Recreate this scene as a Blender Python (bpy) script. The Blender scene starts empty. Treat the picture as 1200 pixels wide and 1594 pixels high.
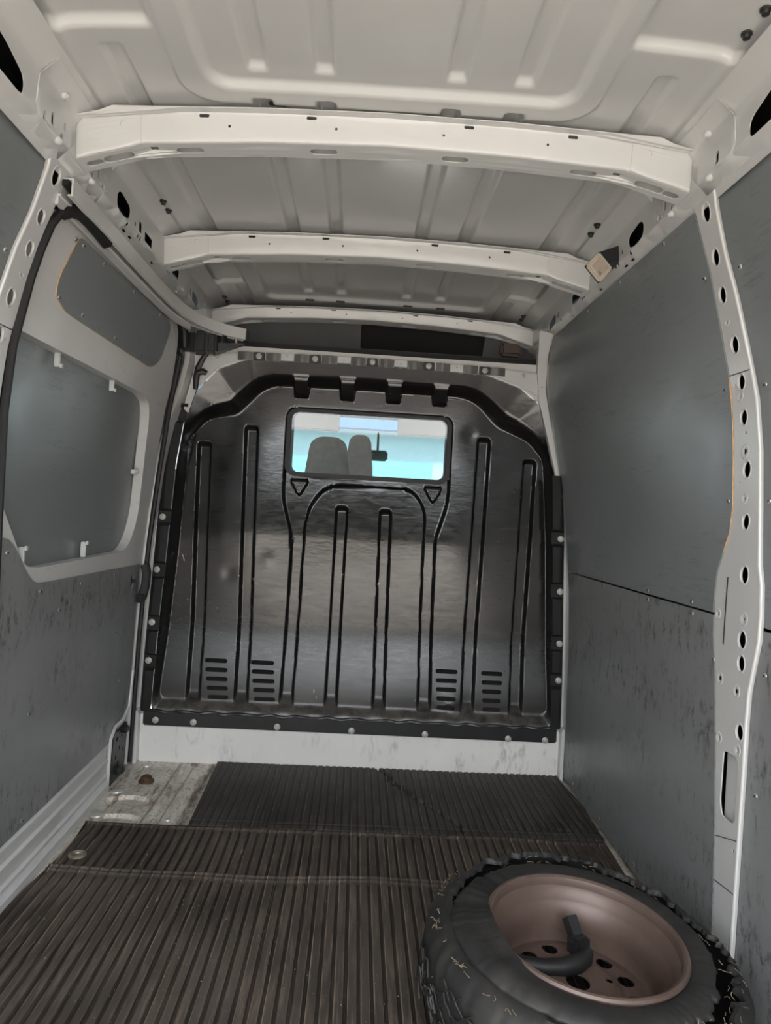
import bpy, bmesh, math, random
import numpy as np
from mathutils import Vector, Matrix, Quaternion
from mathutils.geometry import delaunay_2d_cdt
from mathutils import noise as mnoise

random.seed(7)
rng = np.random.default_rng(7)
scene = bpy.context.scene
COL = scene.collection

# ------------------------------------------------------------------ camera
# X across the van, Y towards the cab, Z up from the load floor (metres)
cam_data = bpy.data.cameras.new('camera')
cam = bpy.data.objects.new('camera', cam_data)
COL.objects.link(cam)
cam_data.sensor_width = 36.0
cam_data.lens = 1130.0 / 1594.0 * 36.0
cam_data.clip_start = 0.02
R3 = Matrix(((0.99770805, -0.05587645, -0.03816367),
             (-0.03802534, 0.00353724, -0.99927051),
             (0.05597068, 0.99843143, 0.00140441)))
cam.matrix_world = Matrix.Translation((-0.027, 0.0, 1.10)) @ R3.to_4x4()
scene.camera = cam

# ------------------------------------------------------------------ light and exposure
world = bpy.data.worlds.new('sky')
scene.world = world
world.use_nodes = True
wn = world.node_tree.nodes
wn['Background'].inputs['Color'].default_value = (0.93, 0.965, 1.0, 1)
wn['Background'].inputs['Strength'].default_value = 1.0
sun_d = bpy.data.lights.new('sun', 'SUN')
sun_d.energy = 3.4
sun_d.angle = math.radians(8)
sun_d.color = (1.0, 0.97, 0.93)
sun = bpy.data.objects.new('sun', sun_d)
sun.rotation_euler = (math.radians(28), 0, math.radians(8))
COL.objects.link(sun)
# portal over the open rear doorway: only guides sampling, gives off nothing itself
por_d = bpy.data.lights.new('doorway_portal', 'AREA')
por_d.shape = 'RECTANGLE'
por_d.size, por_d.size_y = 1.8, 2.1
por_d.cycles.is_portal = True
por = bpy.data.objects.new('doorway_portal', por_d)
por.location = (0, -0.1, 1.03)
por.rotation_euler = (math.radians(90), 0, 0)
COL.objects.link(por)
vs = scene.view_settings
vs.view_transform = 'Standard'
vs.look = 'None'
vs.exposure = 2.82
vs.gamma = 1.0
vs.use_curve_mapping = False

# ------------------------------------------------------------------ materials
def new_mat(name):
    m = bpy.data.materials.new(name)
    m.use_nodes = True
    return m, m.node_tree.nodes, m.node_tree.links, m.node_tree.nodes['Principled BSDF']

def node(nt, t, **kw):
    n = nt.new(t)
    for k, v in kw.items():
        setattr(n, k, v)
    return n

def tex_coord(ns, ln, scale=(1, 1, 1)):
    tc = ns.new('ShaderNodeTexCoord')
    mp = ns.new('ShaderNodeMapping')
    mp.inputs['Scale'].default_value = scale
    ln.new(tc.outputs['Object'], mp.inputs['Vector'])
    return mp.outputs['Vector']

def ramp(ns, ln, fac, stops):
    r = ns.new('ShaderNodeValToRGB')
    els = r.color_ramp.elements
    els[0].position, els[0].color = stops[0][0], (*stops[0][1], 1)
    els[1].position, els[1].color = stops[-1][0], (*stops[-1][1], 1)
    for p, c in stops[1:-1]:
        e = els.new(p)
        e.color = (*c, 1)
    ln.new(fac, r.inputs['Fac'])
    return r.outputs['Color']

def noise_tex(ns, ln, vec, scale, detail=4, rough=0.55, dist=0.0):
    n = ns.new('ShaderNodeTexNoise')
    n.inputs['Scale'].default_value = scale
    n.inputs['Detail'].default_value = detail
    n.inputs['Roughness'].default_value = rough
    n.inputs['Distortion'].default_value = dist
    ln.new(vec, n.inputs['Vector'])
    return n.outputs['Fac']

def mix(ns, ln, fac, a, b, mode='MIX'):
    m = ns.new('ShaderNodeMix')
    m.data_type = 'RGBA'
    m.blend_type = mode
    for s, v in ((0, fac), (6, a), (7, b)):
        if isinstance(v, (int, float)):
            m.inputs[s].default_value = v
        elif isinstance(v, tuple):
            m.inputs[s].default_value = (*v, 1)
        else:
            ln.new(v, m.inputs[s])
    return m.outputs[2]

def bump(ns, ln, h, strength, dist, bsdf):
    b = ns.new('ShaderNodeBump')
    b.inputs['Strength'].default_value = strength
    b.inputs['Distance'].default_value = dist
    ln.new(h, b.inputs['Height'])
    ln.new(b.outputs['Normal'], bsdf.inputs['Normal'])

def simple(name, col, rough=0.5, metal=0.0, coat=0.0, vary=0.08, scale=6.0, bmp=0.0, spec=0.5):
    m, ns, ln, b = new_mat(name)
    v = tex_coord(ns, ln)
    f = noise_tex(ns, ln, v, scale)
    lo = tuple(max(0, c * (1 - vary)) for c in col)
    hi = tuple(min(1, c * (1 + vary)) for c in col)
    ln.new(ramp(ns, ln, f, [(0.3, lo), (0.7, hi)]), b.inputs['Base Color'])
    b.inputs['Roughness'].default_value = rough
    b.inputs['Metallic'].default_value = metal
    b.inputs['Coat Weight'].default_value = coat
    b.inputs['Coat Roughness'].default_value = 0.12
    b.inputs['Specular IOR Level'].default_value = spec
    if bmp:
        bump(ns, ln, noise_tex(ns, ln, v, scale * 12), bmp, 0.001, b)
    return m

def scuffed(name, col, rough, scuff_col, amount, stretch=(3, 1.0, 5), light=None, coat=0.0, spec=0.5):
    """smooth face with dark rubbed streaks (and a few pale ones)"""
    m, ns, ln, b = new_mat(name)
    v = tex_coord(ns, ln)
    base = ramp(ns, ln, noise_tex(ns, ln, v, 2.2), [(0.3, tuple(c * 0.93 for c in col)), (0.7, tuple(c * 1.07 for c in col))])
    vs_ = tex_coord(ns, ln, stretch)
    patch = ramp(ns, ln, noise_tex(ns, ln, tex_coord(ns, ln, (1, .75, 2.3)), 2.6, 3), [(0.42, (0, 0, 0)), (0.60, (1, 1, 1))])
    st = ramp(ns, ln, noise_tex(ns, ln, vs_, 9, 6, 0.7, 0.6), [(0.54 - 0.05 * amount, (0, 0, 0)), (0.62, (1, 1, 1))])
    fine = ramp(ns, ln, noise_tex(ns, ln, vs_, 38, 3, 0.7), [(0.40, (0, 0, 0)), (0.54, (1, 1, 1))])
    k = mix(ns, ln, 1.0, mix(ns, ln, 1.0, st, fine, 'MULTIPLY'), patch, 'MULTIPLY')
    k = mix(ns, ln, 1.0, k, (amount, amount, amount), 'MULTIPLY')
    c = mix(ns, ln, k, base, scuff_col)
    if light:
        l = ramp(ns, ln, noise_tex(ns, ln, tex_coord(ns, ln, (3, 2, 1.2)), 7, 7, 0.75, 0.4), [(0.66, (0, 0, 0)), (0.74, (0.6, 0.6, 0.6))])
        c = mix(ns, ln, l, c, light)
    ln.new(c, b.inputs['Base Color'])
    r = ramp(ns, ln, noise_tex(ns, ln, v, 5), [(0.3, (rough * 0.8,) * 3), (0.7, (rough * 1.2,) * 3)])
    ln.new(r, b.inputs['Roughness'])
    b.inputs['Coat Weight'].default_value = coat
    b.inputs['Specular IOR Level'].default_value = spec
    return m

WHITE = simple('white_paint', (0.60, 0.60, 0.59), 0.32, coat=0.35, vary=0.02)
ROOFW = simple('roof_paint', (0.56, 0.56, 0.55), 0.30, coat=0.3, vary=0.02)
DOORW = scuffed('door_paint', (0.57, 0.57, 0.56), 0.35, (0.2, 0.18, 0.16), 0.2)
SILLW = scuffed('sill_paint', (0.74, 0.725, 0.70), 0.4, (0.22, 0.18, 0.14), 0.45, (2, 1, 0.6))
PLY_CLEAN = scuffed('grey_ply_clean', (0.195, 0.211, 0.217), 0.36, (0.05, 0.05, 0.05), 0.35, (3, 1, 8), (0.24, 0.26, 0.27))
PLY_WORN = scuffed('grey_ply_worn', (0.215, 0.223, 0.226), 0.40, (0.04, 0.036, 0.032), 1.0, (3, 4.2, 1.7), (0.27, 0.28, 0.28))
PLYWOOD = simple('ply_edge', (0.50, 0.32, 0.17), 0.7, vary=0.25, scale=60)
BLACK = simple('black_rubber', (0.012, 0.012, 0.013), 0.55, vary=0.3, scale=20)
BLACKP = simple('black_plastic', (0.02, 0.02, 0.021), 0.38, vary=0.2, scale=15)
DARKM = simple('dark_metal', (0.05, 0.05, 0.052), 0.45, 0.6, vary=0.3, scale=25)
ZINC = simple('zinc', (0.62, 0.61, 0.58), 0.35, 0.9, vary=0.1, scale=40)
BOLT = simple('bolt_pale', (0.50, 0.49, 0.46), 0.4, 0.3, vary=0.08, scale=40)
HOLE = simple('cavity_dark', (0.012, 0.012, 0.013), 0.9, vary=0.1)
LENS = scuffed('lens_beige', (0.56, 0.49, 0.41), 0.4, (0.35, 0.24, 0.18), 0.8, (8, 8, 8))
SHELF = simple('cab_trim', (0.085, 0.088, 0.09), 0.65, vary=0.08)
FABRIC = simple('seat_fabric', (0.18, 0.165, 0.155), 0.9, vary=0.12, scale=30)
HEADL = simple('headliner', (0.36, 0.32, 0.29), 0.85, vary=0.05)
TAN = simple('cord_tan', (0.22, 0.17, 0.11), 0.9, vary=0.3, scale=60)
CLIP = simple('clip_clear', (0.55, 0.57, 0.57), 0.2, vary=0.05)

def rubber_mat_material(name, pitch, dark, dust):
    m, ns, ln, b = new_mat(name)
    v = tex_coord(ns, ln)
    big = noise_tex(ns, ln, v, 3.0, 5)
    base = ramp(ns, ln, big, [(0.32, tuple(c * .7 for c in dark)), (0.68, tuple(c * 1.8 for c in dark))])
    fl = ramp(ns, ln, noise_tex(ns, ln, tex_coord(ns, ln, (16, 1.2, 4)), 5, 6, 0.7, 0.5), [(0.50, (0, 0, 0)), (0.80, (0.5, 0.5, 0.5))])
    c = mix(ns, ln, fl, base, dust)
    # dust caught along the rib edges
    sx = ns.new('ShaderNodeSeparateXYZ')
    tc = ns.new('ShaderNodeTexCoord')
    ln.new(tc.outputs['Object'], sx.inputs[0])
    wob = ns.new('ShaderNodeMath'); wob.operation = 'MULTIPLY_ADD'
    wob.inputs[1].default_value = 1.0 / pitch; wob.inputs[2].default_value = 1000.0
    ln.new(sx.outputs['X'], wob.inputs[0])
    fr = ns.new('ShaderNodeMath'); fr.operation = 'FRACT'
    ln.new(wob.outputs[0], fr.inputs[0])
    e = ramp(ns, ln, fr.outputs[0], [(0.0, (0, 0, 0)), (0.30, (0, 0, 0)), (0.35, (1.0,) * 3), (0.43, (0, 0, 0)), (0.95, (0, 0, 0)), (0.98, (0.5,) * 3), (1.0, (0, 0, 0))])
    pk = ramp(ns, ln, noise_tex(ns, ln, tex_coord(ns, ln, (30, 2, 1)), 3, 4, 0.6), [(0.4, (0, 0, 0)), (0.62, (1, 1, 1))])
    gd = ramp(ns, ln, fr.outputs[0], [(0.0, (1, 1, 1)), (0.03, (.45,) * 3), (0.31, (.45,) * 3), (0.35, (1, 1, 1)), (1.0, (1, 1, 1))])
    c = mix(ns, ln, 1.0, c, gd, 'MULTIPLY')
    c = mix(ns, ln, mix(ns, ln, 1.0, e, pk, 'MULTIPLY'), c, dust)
    sc = ramp(ns, ln, noise_tex(ns, ln, tex_coord(ns, ln, (13, 1.0, 1)), 3.2, 4, 0.6, 0.3), [(0.70, (0, 0, 0)), (0.73, (0.8,) * 3)])
    c = mix(ns, ln, sc, c, tuple(x * 1.2 for x in dust))
    sp = ramp(ns, ln, noise_tex(ns, ln, v, 160, 2), [(0.70, (0, 0, 0)), (0.76, (0.6,) * 3)])
    c = mix(ns, ln, sp, c, tuple(x * 1.4 for x in dust))
    ln.new(c, b.inputs['Base Color'])
    b.inputs['Roughness'].default_value = 0.62
    b.inputs['Specular IOR Level'].default_value = 0.35
    bump(ns, ln, noise_tex(ns, ln, v, 220, 3), 0.35, 0.001, b)
    return m

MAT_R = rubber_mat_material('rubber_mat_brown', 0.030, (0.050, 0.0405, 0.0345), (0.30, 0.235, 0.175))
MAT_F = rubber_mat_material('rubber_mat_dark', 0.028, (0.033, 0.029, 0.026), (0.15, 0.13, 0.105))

def bare_metal():
    m, ns, ln, b = new_mat('bare_floor_metal')
    v = tex_coord(ns, ln)
    c = ramp(ns, ln, noise_tex(ns, ln, v, 9, 6, 0.65), [(0.3, (0.46, 0.41, 0.34)), (0.55, (0.68, 0.64, 0.58)), (0.75, (0.80, 0.78, 0.74))])
    r = ramp(ns, ln, noise_tex(ns, ln, tex_coord(ns, ln, (5, 1, 1)), 6, 6, 0.7), [(0.52, (0, 0, 0)), (0.66, (0.9,) * 3)])
    c = mix(ns, ln, r, c, (0.16, 0.095, 0.045))
    s = ramp(ns, ln, noise_tex(ns, ln, v, 70, 4, 0.7), [(0.52, (0, 0, 0)), (0.66, (0.7,) * 3)])
    c = mix(ns, ln, s, c, (0.13, 0.10, 0.07))
    # dirt and rust lying along the pressed beads
    sx = ns.new('ShaderNodeSeparateXYZ'); ln.new(v, sx.inputs[0])
    mr = ns.new('ShaderNodeMapRange'); mr.inputs[1].default_value = -.75; mr.inputs[2].default_value = -.45
    ad = ns.new('ShaderNodeMath'); ad.operation = 'MULTIPLY_ADD'; ad.inputs[1].default_value = .016
    ln.new(noise_tex(ns, ln, v, 22, 4), ad.inputs[0]); ln.new(sx.outputs['X'], ad.inputs[2]); ln.new(ad.outputs[0], mr.inputs[0])
    k0, k1 = (0, 0, 0), (.85,) * 3
    st = ramp(ns, ln, mr.outputs[0], [(0.0, k0), (.16, k0), (.185, k1), (.21, k0), (.36, k0), (.385, (.6,) * 3), (.41, k0), (.57, k0), (.60, k1), (.66, k1), (.69, k0), (.71, k0), (.73, k1), (.82, (.5,) * 3), (1.0, (.2,) * 3)])
    br = ramp(ns, ln, noise_tex(ns, ln, tex_coord(ns, ln, (4, 1, 1)), 14, 5, .7), [(.32, (.1,) * 3), (.6, (1, 1, 1))])
    c = mix(ns, ln, mix(ns, ln, 1.0, st, br, 'MULTIPLY'), c, (.085, .055, .03))
    ln.new(c, b.inputs['Base Color'])
    b.inputs['Roughness'].default_value = 0.5
    b.inputs['Metallic'].default_value = 0.15
    bump(ns, ln, noise_tex(ns, ln, v, 90, 4), 0.3, 0.001, b)
    return m
BARE = bare_metal()

def bulkhead_material():
    m, ns, ln, b = new_mat('glossy_black_panel')
    v = tex_coord(ns, ln)
    base = ramp(ns, ln, noise_tex(ns, ln, v, 4, 5), [(0.3, (0.009, 0.009, 0.0095)), (0.7, (0.016, 0.0155, 0.015))])
    sc = ramp(ns, ln, noise_tex(ns, ln, tex_coord(ns, ln, (2.5, 2, 14)), 8, 7, 0.75, 0.7), [(0.60, (0, 0, 0)), (0.78, (0.30,) * 3)])
    c = mix(ns, ln, sc, base, (0.14, 0.13, 0.125))
    chip = ramp(ns, ln, noise_tex(ns, ln, tex_coord(ns, ln, (3, 1, 1.4)), 11, 3, 0.6, 0.5), [(0.735, (0, 0, 0)), (0.75, (0.9,) * 3)])
    c = mix(ns, ln, chip, c, (0.42, 0.36, 0.28))
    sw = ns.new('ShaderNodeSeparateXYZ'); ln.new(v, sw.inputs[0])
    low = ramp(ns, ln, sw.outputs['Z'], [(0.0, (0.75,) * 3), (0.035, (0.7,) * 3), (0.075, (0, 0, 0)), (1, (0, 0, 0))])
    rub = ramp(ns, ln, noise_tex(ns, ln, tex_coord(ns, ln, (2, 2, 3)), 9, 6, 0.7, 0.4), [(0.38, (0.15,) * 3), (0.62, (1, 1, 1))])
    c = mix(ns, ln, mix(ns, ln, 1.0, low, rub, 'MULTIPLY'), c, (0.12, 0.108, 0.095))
    ln.new(c, b.inputs['Base Color'])
    r = ramp(ns, ln, noise_tex(ns, ln, tex_coord(ns, ln, (2, 2, 9)), 6, 7, 0.75, 0.5), [(0.3, (0.06,) * 3), (0.7, (0.19,) * 3)])
    # rubbed duller where loads have scraped along the lower part
    sz = ns.new('ShaderNodeSeparateXYZ'); ln.new(v, sz.inputs[0])
    wear = ramp(ns, ln, sz.outputs['Z'], [(0.10, (0.22,) * 3), (0.75, (0.0,) * 3)])
    r = mix(ns, ln, 1.0, r, wear, 'ADD')
    ln.new(r, b.inputs['Roughness'])
    b.inputs['Specular IOR Level'].default_value = 0.65
    bump(ns, ln, noise_tex(ns, ln, tex_coord(ns, ln, (1, 1, 3)), 14, 5, 0.6), 0.10, 0.003, b)
    return m
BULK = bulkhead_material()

def rim_material():
    m, ns, ln, b = new_mat('primer_steel')
    v = tex_coord(ns, ln)
    c = ramp(ns, ln, noise_tex(ns, ln, v, 8, 6, 0.65), [(0.3, (0.10, 0.068, 0.056)), (0.7, (0.145, 0.10, 0.084))])
    s = ramp(ns, ln, noise_tex(ns, ln, v, 26, 5, 0.7), [(0.62, (0, 0, 0)), (0.72, (0.7,) * 3)])
    c = mix(ns, ln, s, c, (0.09, 0.055, 0.04))
    ln.new(c, b.inputs['Base Color'])
    b.inputs['Roughness'].default_value = 0.42
    b.inputs['Metallic'].default_value = 0.2
    return m
RIM = rim_material()

def tyre_material():
    m, ns, ln, b = new_mat('worn_tyre')
    v = tex_coord(ns, ln)
    c = ramp(ns, ln, noise_tex(ns, ln, v, 9, 6, 0.65), [(0.3, (0.012, 0.012, 0.0125)), (0.7, (0.030, 0.028, 0.026))])
    s = ramp(ns, ln, noise_tex(ns, ln, v, 40, 5, 0.7), [(0.64, (0, 0, 0)), (0.76, (0.45,) * 3)])
    c = mix(ns, ln, s, c, (0.13, 0.11, 0.085))
    ln.new(c, b.inputs['Base Color'])
    b.inputs['Roughness'].default_value = 0.6
    bump(ns, ln, noise_tex(ns, ln, v, 60, 5), 0.4, 0.002, b)
    return m
TYRE = tyre_material()

def glass_material(name, tint=(0.93, 0.97, 0.97)):
    m, ns, ln, b = new_mat(name)
    ns.remove(b)
    out = ns['Material Output']
    t = ns.new('ShaderNodeBsdfTransparent'); t.inputs[0].default_value = (*tint, 1)
    g = ns.new('ShaderNodeBsdfGlossy'); g.inputs['Roughness'].default_value = 0.03
    fz = ns.new('ShaderNodeFresnel'); fz.inputs['IOR'].default_value = 1.5
    mx = ns.new('ShaderNodeMixShader')
    ln.new(fz.outputs[0], mx.inputs[0]); ln.new(t.outputs[0], mx.inputs[1]); ln.new(g.outputs[0], mx.inputs[2])
    ln.new(mx.outputs[0], out.inputs['Surface'])
    return m
GLASS = glass_material('window_glass')
GLASSF = glass_material('windscreen_glass', (0.80, 0.95, 0.97))
GROUND = simple('pavement', (0.325, 0.295, 0.26), 0.9, vary=0.12, scale=1.5)
TEAL = simple('teal_cladding', (0.09, 0.185, 0.195), 0.6, vary=0.06)
BLUE = simple('blue_fascia', (0.008, 0.032, 0.125), 0.6, vary=0.06)
PALE = simple('pale_render', (0.19, 0.215, 0.235), 0.8, vary=0.05)
LEAF = simple('leaves', (0.10, 0.22, 0.07), 0.8, vary=0.4, scale=8)

# ------------------------------------------------------------------ object helpers
WL = {}

def put(o, parent, loc):
    loc = Vector(loc)
    WL[o.name] = loc
    if parent is not None:
        o.parent = parent
        o.location = loc - WL[parent.name]
    else:
        o.location = loc
    COL.objects.link(o)

def props(o, label=None, cat=None, group=None, kind=None):
    if label: o['label'] = label
    if cat: o['category'] = cat
    if group: o['group'] = group
    if kind: o['kind'] = kind
    return o

def mesh_from(name, verts, faces, mats, fmat=None, smooth=35, recalc=True, merge=0.0):
    me = bpy.data.meshes.new(name)
    me.from_pydata([tuple(v) for v in verts], [], [tuple(f) for f in faces])
    for m in (mats if isinstance(mats, (list, tuple)) else [mats]):
        me.materials.append(m)
    if fmat is not None:
        me.polygons.foreach_set('material_index', list(fmat))
    if recalc or merge:
        bm = bmesh.new(); bm.from_mesh(me)
        if merge: bmesh.ops.remove_doubles(bm, verts=bm.verts, dist=merge)
        if recalc: bmesh.ops.recalc_face_normals(bm, faces=bm.faces)
        bm.to_mesh(me); bm.free()
    me.update()
    if smooth:
        me.shade_smooth()
        me.set_sharp_from_angle(angle=math.radians(smooth))
    return me

def obj(name, verts, faces, mats, parent=None, fmat=None, smooth=35, recalc=True, loc=None, merge=0.0, **pr):
    v = np.array([tuple(p) for p in verts], float)
    if loc is None:
        loc = ((v[:, 0].min() + v[:, 0].max()) / 2, (v[:, 1].min() + v[:, 1].max()) / 2, v[:, 2].min())
    v = v - np.array(tuple(loc))
    me = mesh_from(name, v.tolist(), faces, mats, fmat, smooth, recalc, merge)
    o = bpy.data.objects.new(name, me)
    put(o, parent, loc)
    return props(o, **pr)

def empty(name, loc, label=None, cat=None, group=None, kind=None):
    o = bpy.data.objects.new(name, None)
    o.empty_display_size = 0.05
    put(o, None, loc)
    return props(o, label, cat, group, kind)

def inst(name, me, parent, loc, normal=(0, 0, 1), spin=0.0, scale=1.0):
    o = bpy.data.objects.new(name, me)
    put(o, parent, loc)
    q = Vector((0, 0, 1)).rotation_difference(Vector(normal)) @ Quaternion((0, 0, 1), spin)
    o.rotation_mode = 'QUATERNION'
    o.rotation_quaternion = q
    o.scale = (scale,) * 3
    return o

class MB:
    def __init__(s): s.v = []; s.f = []; s.m = []
    def add(s, v, f, m=0):
        k = len(s.v); s.v += [tuple(p) for p in v]; s.f += [tuple(i + k for i in q) for q in f]; s.m += [m] * len(f)
    def box(s, c, size, R=None, bev=0.0, m=0):
        bm = bmesh.new()
        bmesh.ops.create_cube(bm, size=1.0)
        for q in bm.verts: q.co = Vector((q.co.x * size[0], q.co.y * size[1], q.co.z * size[2]))
        if bev: bmesh.ops.bevel(bm, geom=bm.edges[:], offset=bev, segments=2, affect='EDGES')
        M = Matrix.Translation(c) @ ((R.to_4x4()) if R else Matrix.Identity(4))
        bm.verts.index_update()
        s.add([M @ q.co for q in bm.verts], [[q.index for q in f.verts] for f in bm.faces], m)
        bm.free(); return s
    def lathe(s, prof, n=32, M=None, m=0, close=False):
        k = len(prof); v = []; f = []
        for i in range(n):
            a = 2 * math.pi * i / n
            for r, z in prof: v.append((r * math.cos(a), r * math.sin(a), z))
        for i in range(n):
            j = (i + 1) % n
            for q in range(k - 1 if not close else k):
                q2 = (q + 1) % k
                f.append((i * k + q, j * k + q, j * k + q2, i * k + q2))
        if M is not None: v = [M @ Vector(p) for p in v]
        s.add(v, f, m); return s
    def tube(s, path, r, n=8, cap=True, m=0, prof=None):
        P = [Vector(p) for p in path]; k = len(P)
        rs = r if isinstance(r, (list, tuple)) else [r] * k
        T = [(P[min(i + 1, k - 1)] - P[max(i - 1, 0)]).normalized() for i in range(k)]
        up = Vector((0, 0, 1)) if abs(T[0].z) < 0.9 else Vector((1, 0, 0))
        N = (up - T[0] * up.dot(T[0])).normalized()
        v = []; f = []
        circ = prof or [(math.cos(2 * math.pi * i / n), math.sin(2 * math.pi * i / n)) for i in range(n)]
        n = len(circ)
        for i in range(k):
            N = (N - T[i] * N.dot(T[i])).normalized(); B = T[i].cross(N)
            for a, b in circ: v.append(P[i] + N * (a * rs[i]) + B * (b * rs[i]))
        for i in range(k - 1):
            for j in range(n):
                f.append((i * n + j, i * n + (j + 1) % n, (i + 1) * n + (j + 1) % n, (i + 1) * n + j))
        if cap: f += [tuple(range(n))[::-1], tuple((k - 1) * n + j for j in range(n))]
        s.add(v, f, m); return s
    def build(s, name, mats, parent=None, **kw):
        return obj(name, s.v, s.f, mats, parent, fmat=s.m, **kw)

def inside(poly, pts):
    x, y = pts[:, 0], pts[:, 1]
    r = np.zeros(len(pts), bool)
    n = len(poly)
    for i in range(n):
        x1, y1 = poly[i]; x2, y2 = poly[(i + 1) % n]
        c = ((y1 > y) != (y2 > y))
        if y1 != y2:
            r ^= c & (x < (x2 - x1) * (y - y1) / (y2 - y1) + x1)
    return r

def dist_poly(poly, pts):
    d = np.full(len(pts), 1e9)
    n = len(poly)
    for i in range(n):
        a = np.array(poly[i]); b = np.array(poly[(i + 1) % n]); e = b - a
        L = (e ** 2).sum()
        t = np.clip(((pts - a) @ e) / max(L, 1e-12), 0, 1)
        q = pts - (a + t[:, None] * e)
        d = np.minimum(d, np.hypot(q[:, 0], q[:, 1]))
    return d

def circle(cx, cy, rx, ry=None, n=18, rot=0.0):
    ry = ry or rx
    c, s = math.cos(rot), math.sin(rot)
    return [(cx + rx * math.cos(a) * c - ry * math.sin(a) * s, cy + rx * math.cos(a) * s + ry * math.sin(a) * c)
            for a in [2 * math.pi * i / n for i in range(n)]]

def rrect(x0, y0, x1, y1, r, n=5):
    p = []
    for cx, cy, a0 in ((x1 - r, y1 - r, 0), (x0 + r, y1 - r, 90), (x0 + r, y0 + r, 180), (x1 - r, y0 + r, 270)):
        for i in range(n + 1):
            a = math.radians(a0 + 90 * i / n)
            p.append((cx + r * math.cos(a), cy + r * math.sin(a)))
    return p

def densify(poly, step):
    o = []
    n = len(poly)
    for i in range(n):
        a, b = poly[i], poly[(i + 1) % n]
        k = max(1, int(math.hypot(b[0] - a[0], b[1] - a[1]) / step))
        for j in range(k): o.append((a[0] + (b[0] - a[0]) * j / k, a[1] + (b[1] - a[1]) * j / k))
    return o

def rounded(poly, r, n=4):
    """round the corners of a polygon; r may be a list"""
    o = []
    k = len(poly)
    for i in range(k):
        rr = r[i] if isinstance(r, (list, tuple)) else r
        p = Vector(poly[i]); a = Vector(poly[i - 1]); b = Vector(poly[(i + 1) % k])
        u = (a - p); w = (b - p)
        t = min(rr, u.length * 0.48, w.length * 0.48)
        if t < 1e-5: o.append(tuple(p)); continue
        s, e = p + u.normalized() * t, p + w.normalized() * t
        for j in range(n + 1):
            q = j / n
            o.append(tuple(s * (1 - q) ** 2 + p * 2 * q * (1 - q) + e * q * q))
    return o

def sheet_geo(outline, holes, fn, thick, step=0.05, rows=None, edge_mat=0):
    """a plate with real holes: fn(u, v, d) maps plate coordinates to space"""
    out = densify(outline, step)
    vs2 = list(out); ed = [(i, (i + 1) % len(out)) for i in range(len(out))]
    for h in holes:
        k = len(vs2); vs2 += list(h); ed += [(k + i, k + (i + 1) % len(h)) for i in range(len(h))]
    a = np.array(out)
    us = np.arange(a[:, 0].min() + step * 0.5, a[:, 0].max(), step)
    vv = np.arange(a[:, 1].min() + step * 0.5, a[:, 1].max(), step) if rows is None else np.array(rows)
    if len(us) and len(vv):
        g = np.array([(x, y) for x in us for y in vv])
        ok = inside(out, g) & (dist_poly(out, g) > step * 0.25 if rows is None else dist_poly(out, g) > 0.0015)
        for h in holes:
            if ok.any():
                ok &= ~inside(h, g); ok &= dist_poly(h, g) > (step * 0.2 if rows is None else 0.001)
        vs2 += [tuple(p) for p in g[ok]]
    r = delaunay_2d_cdt([Vector(p) for p in vs2], ed, [], 0, 1e-6)
    V = np.array([tuple(p) for p in r[0]])
    F = np.array([f for f in r[2] if len(f) == 3])
    c = V[F].mean(axis=1)
    ok = inside(out, c)
    for h in holes: ok &= ~inside(h, c)
    F = F[ok]
    verts = [fn(u, v, 0.0) for u, v in V]; n = len(verts)
    faces = [tuple(int(i) for i in f) for f in F]; fm = [0] * len(faces)
    if thick:
        verts += [fn(u, v, thick) for u, v in V]
        faces += [tuple(int(i) + n for i in f[::-1]) for f in F]; fm += [0] * len(F)
        cnt = {}
        for f in F:
            for i in range(3):
                e = (int(f[i]), int(f[(i + 1) % 3])); cnt[e] = 1
        for (p, q) in cnt:
            if (q, p) not in cnt:
                faces.append((q, p, p + n, q + n)); fm.append(edge_mat)
    return verts, faces, fm

def sheet(name, outline, holes, fn, thick, mats, parent=None, step=0.05, rows=None, edge_mat=0, smooth=40, **pr):
    v, f, fm = sheet_geo(outline, holes, fn, thick, step, rows, edge_mat)
    return obj(name, v, f, mats, parent, fmat=fm, smooth=smooth, **pr)

def sm(t):
    t = np.clip(t, 0, 1)
    return t * t * (3 - 2 * t)

# ------------------------------------------------------------------ shape of the body sides
WMID = np.array([(0, .89), (.9, .89), (1.15, .892), (1.3, .89), (1.46, .88), (1.59, .852), (1.74, .815), (1.89, .775), (2.0, .745)])
WFRO = np.array([(0, .905), (.2, .90), (.58, .888), (.8, .88), (1.03, .862), (1.25, .835), (1.46, .79), (1.56, .757), (1.67, .735), (1.75, .735), (1.88, .765), (2.0, .745)])
def W(y, z):
    t = min(max((y - 1.77) / 1.3, 0), 1)
    return (1 - t) * np.interp(z, WMID[:, 0], WMID[:, 1]) + t * np.interp(z, WFRO[:, 0], WFRO[:, 1])

def tilt(x, y, z):
    """the roof frame sits a touch lower on the left towards the rear"""
    k = min(max((3.2 - y) / 1.3, 0), 1.1) * float(sm((z - 1.62) / 0.25))
    return z + 0.016 * x * k

def wp(side, y, z, d):
    x = side * (W(y, z) - d)
    return (x, y, tilt(x, y, z))

def on_wall(side, d0):
    return lambda u, v, d: wp(side, u, v, d0 - d)

def wall_normal(side):
    return (-side, -0.05, 0.05)

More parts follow.
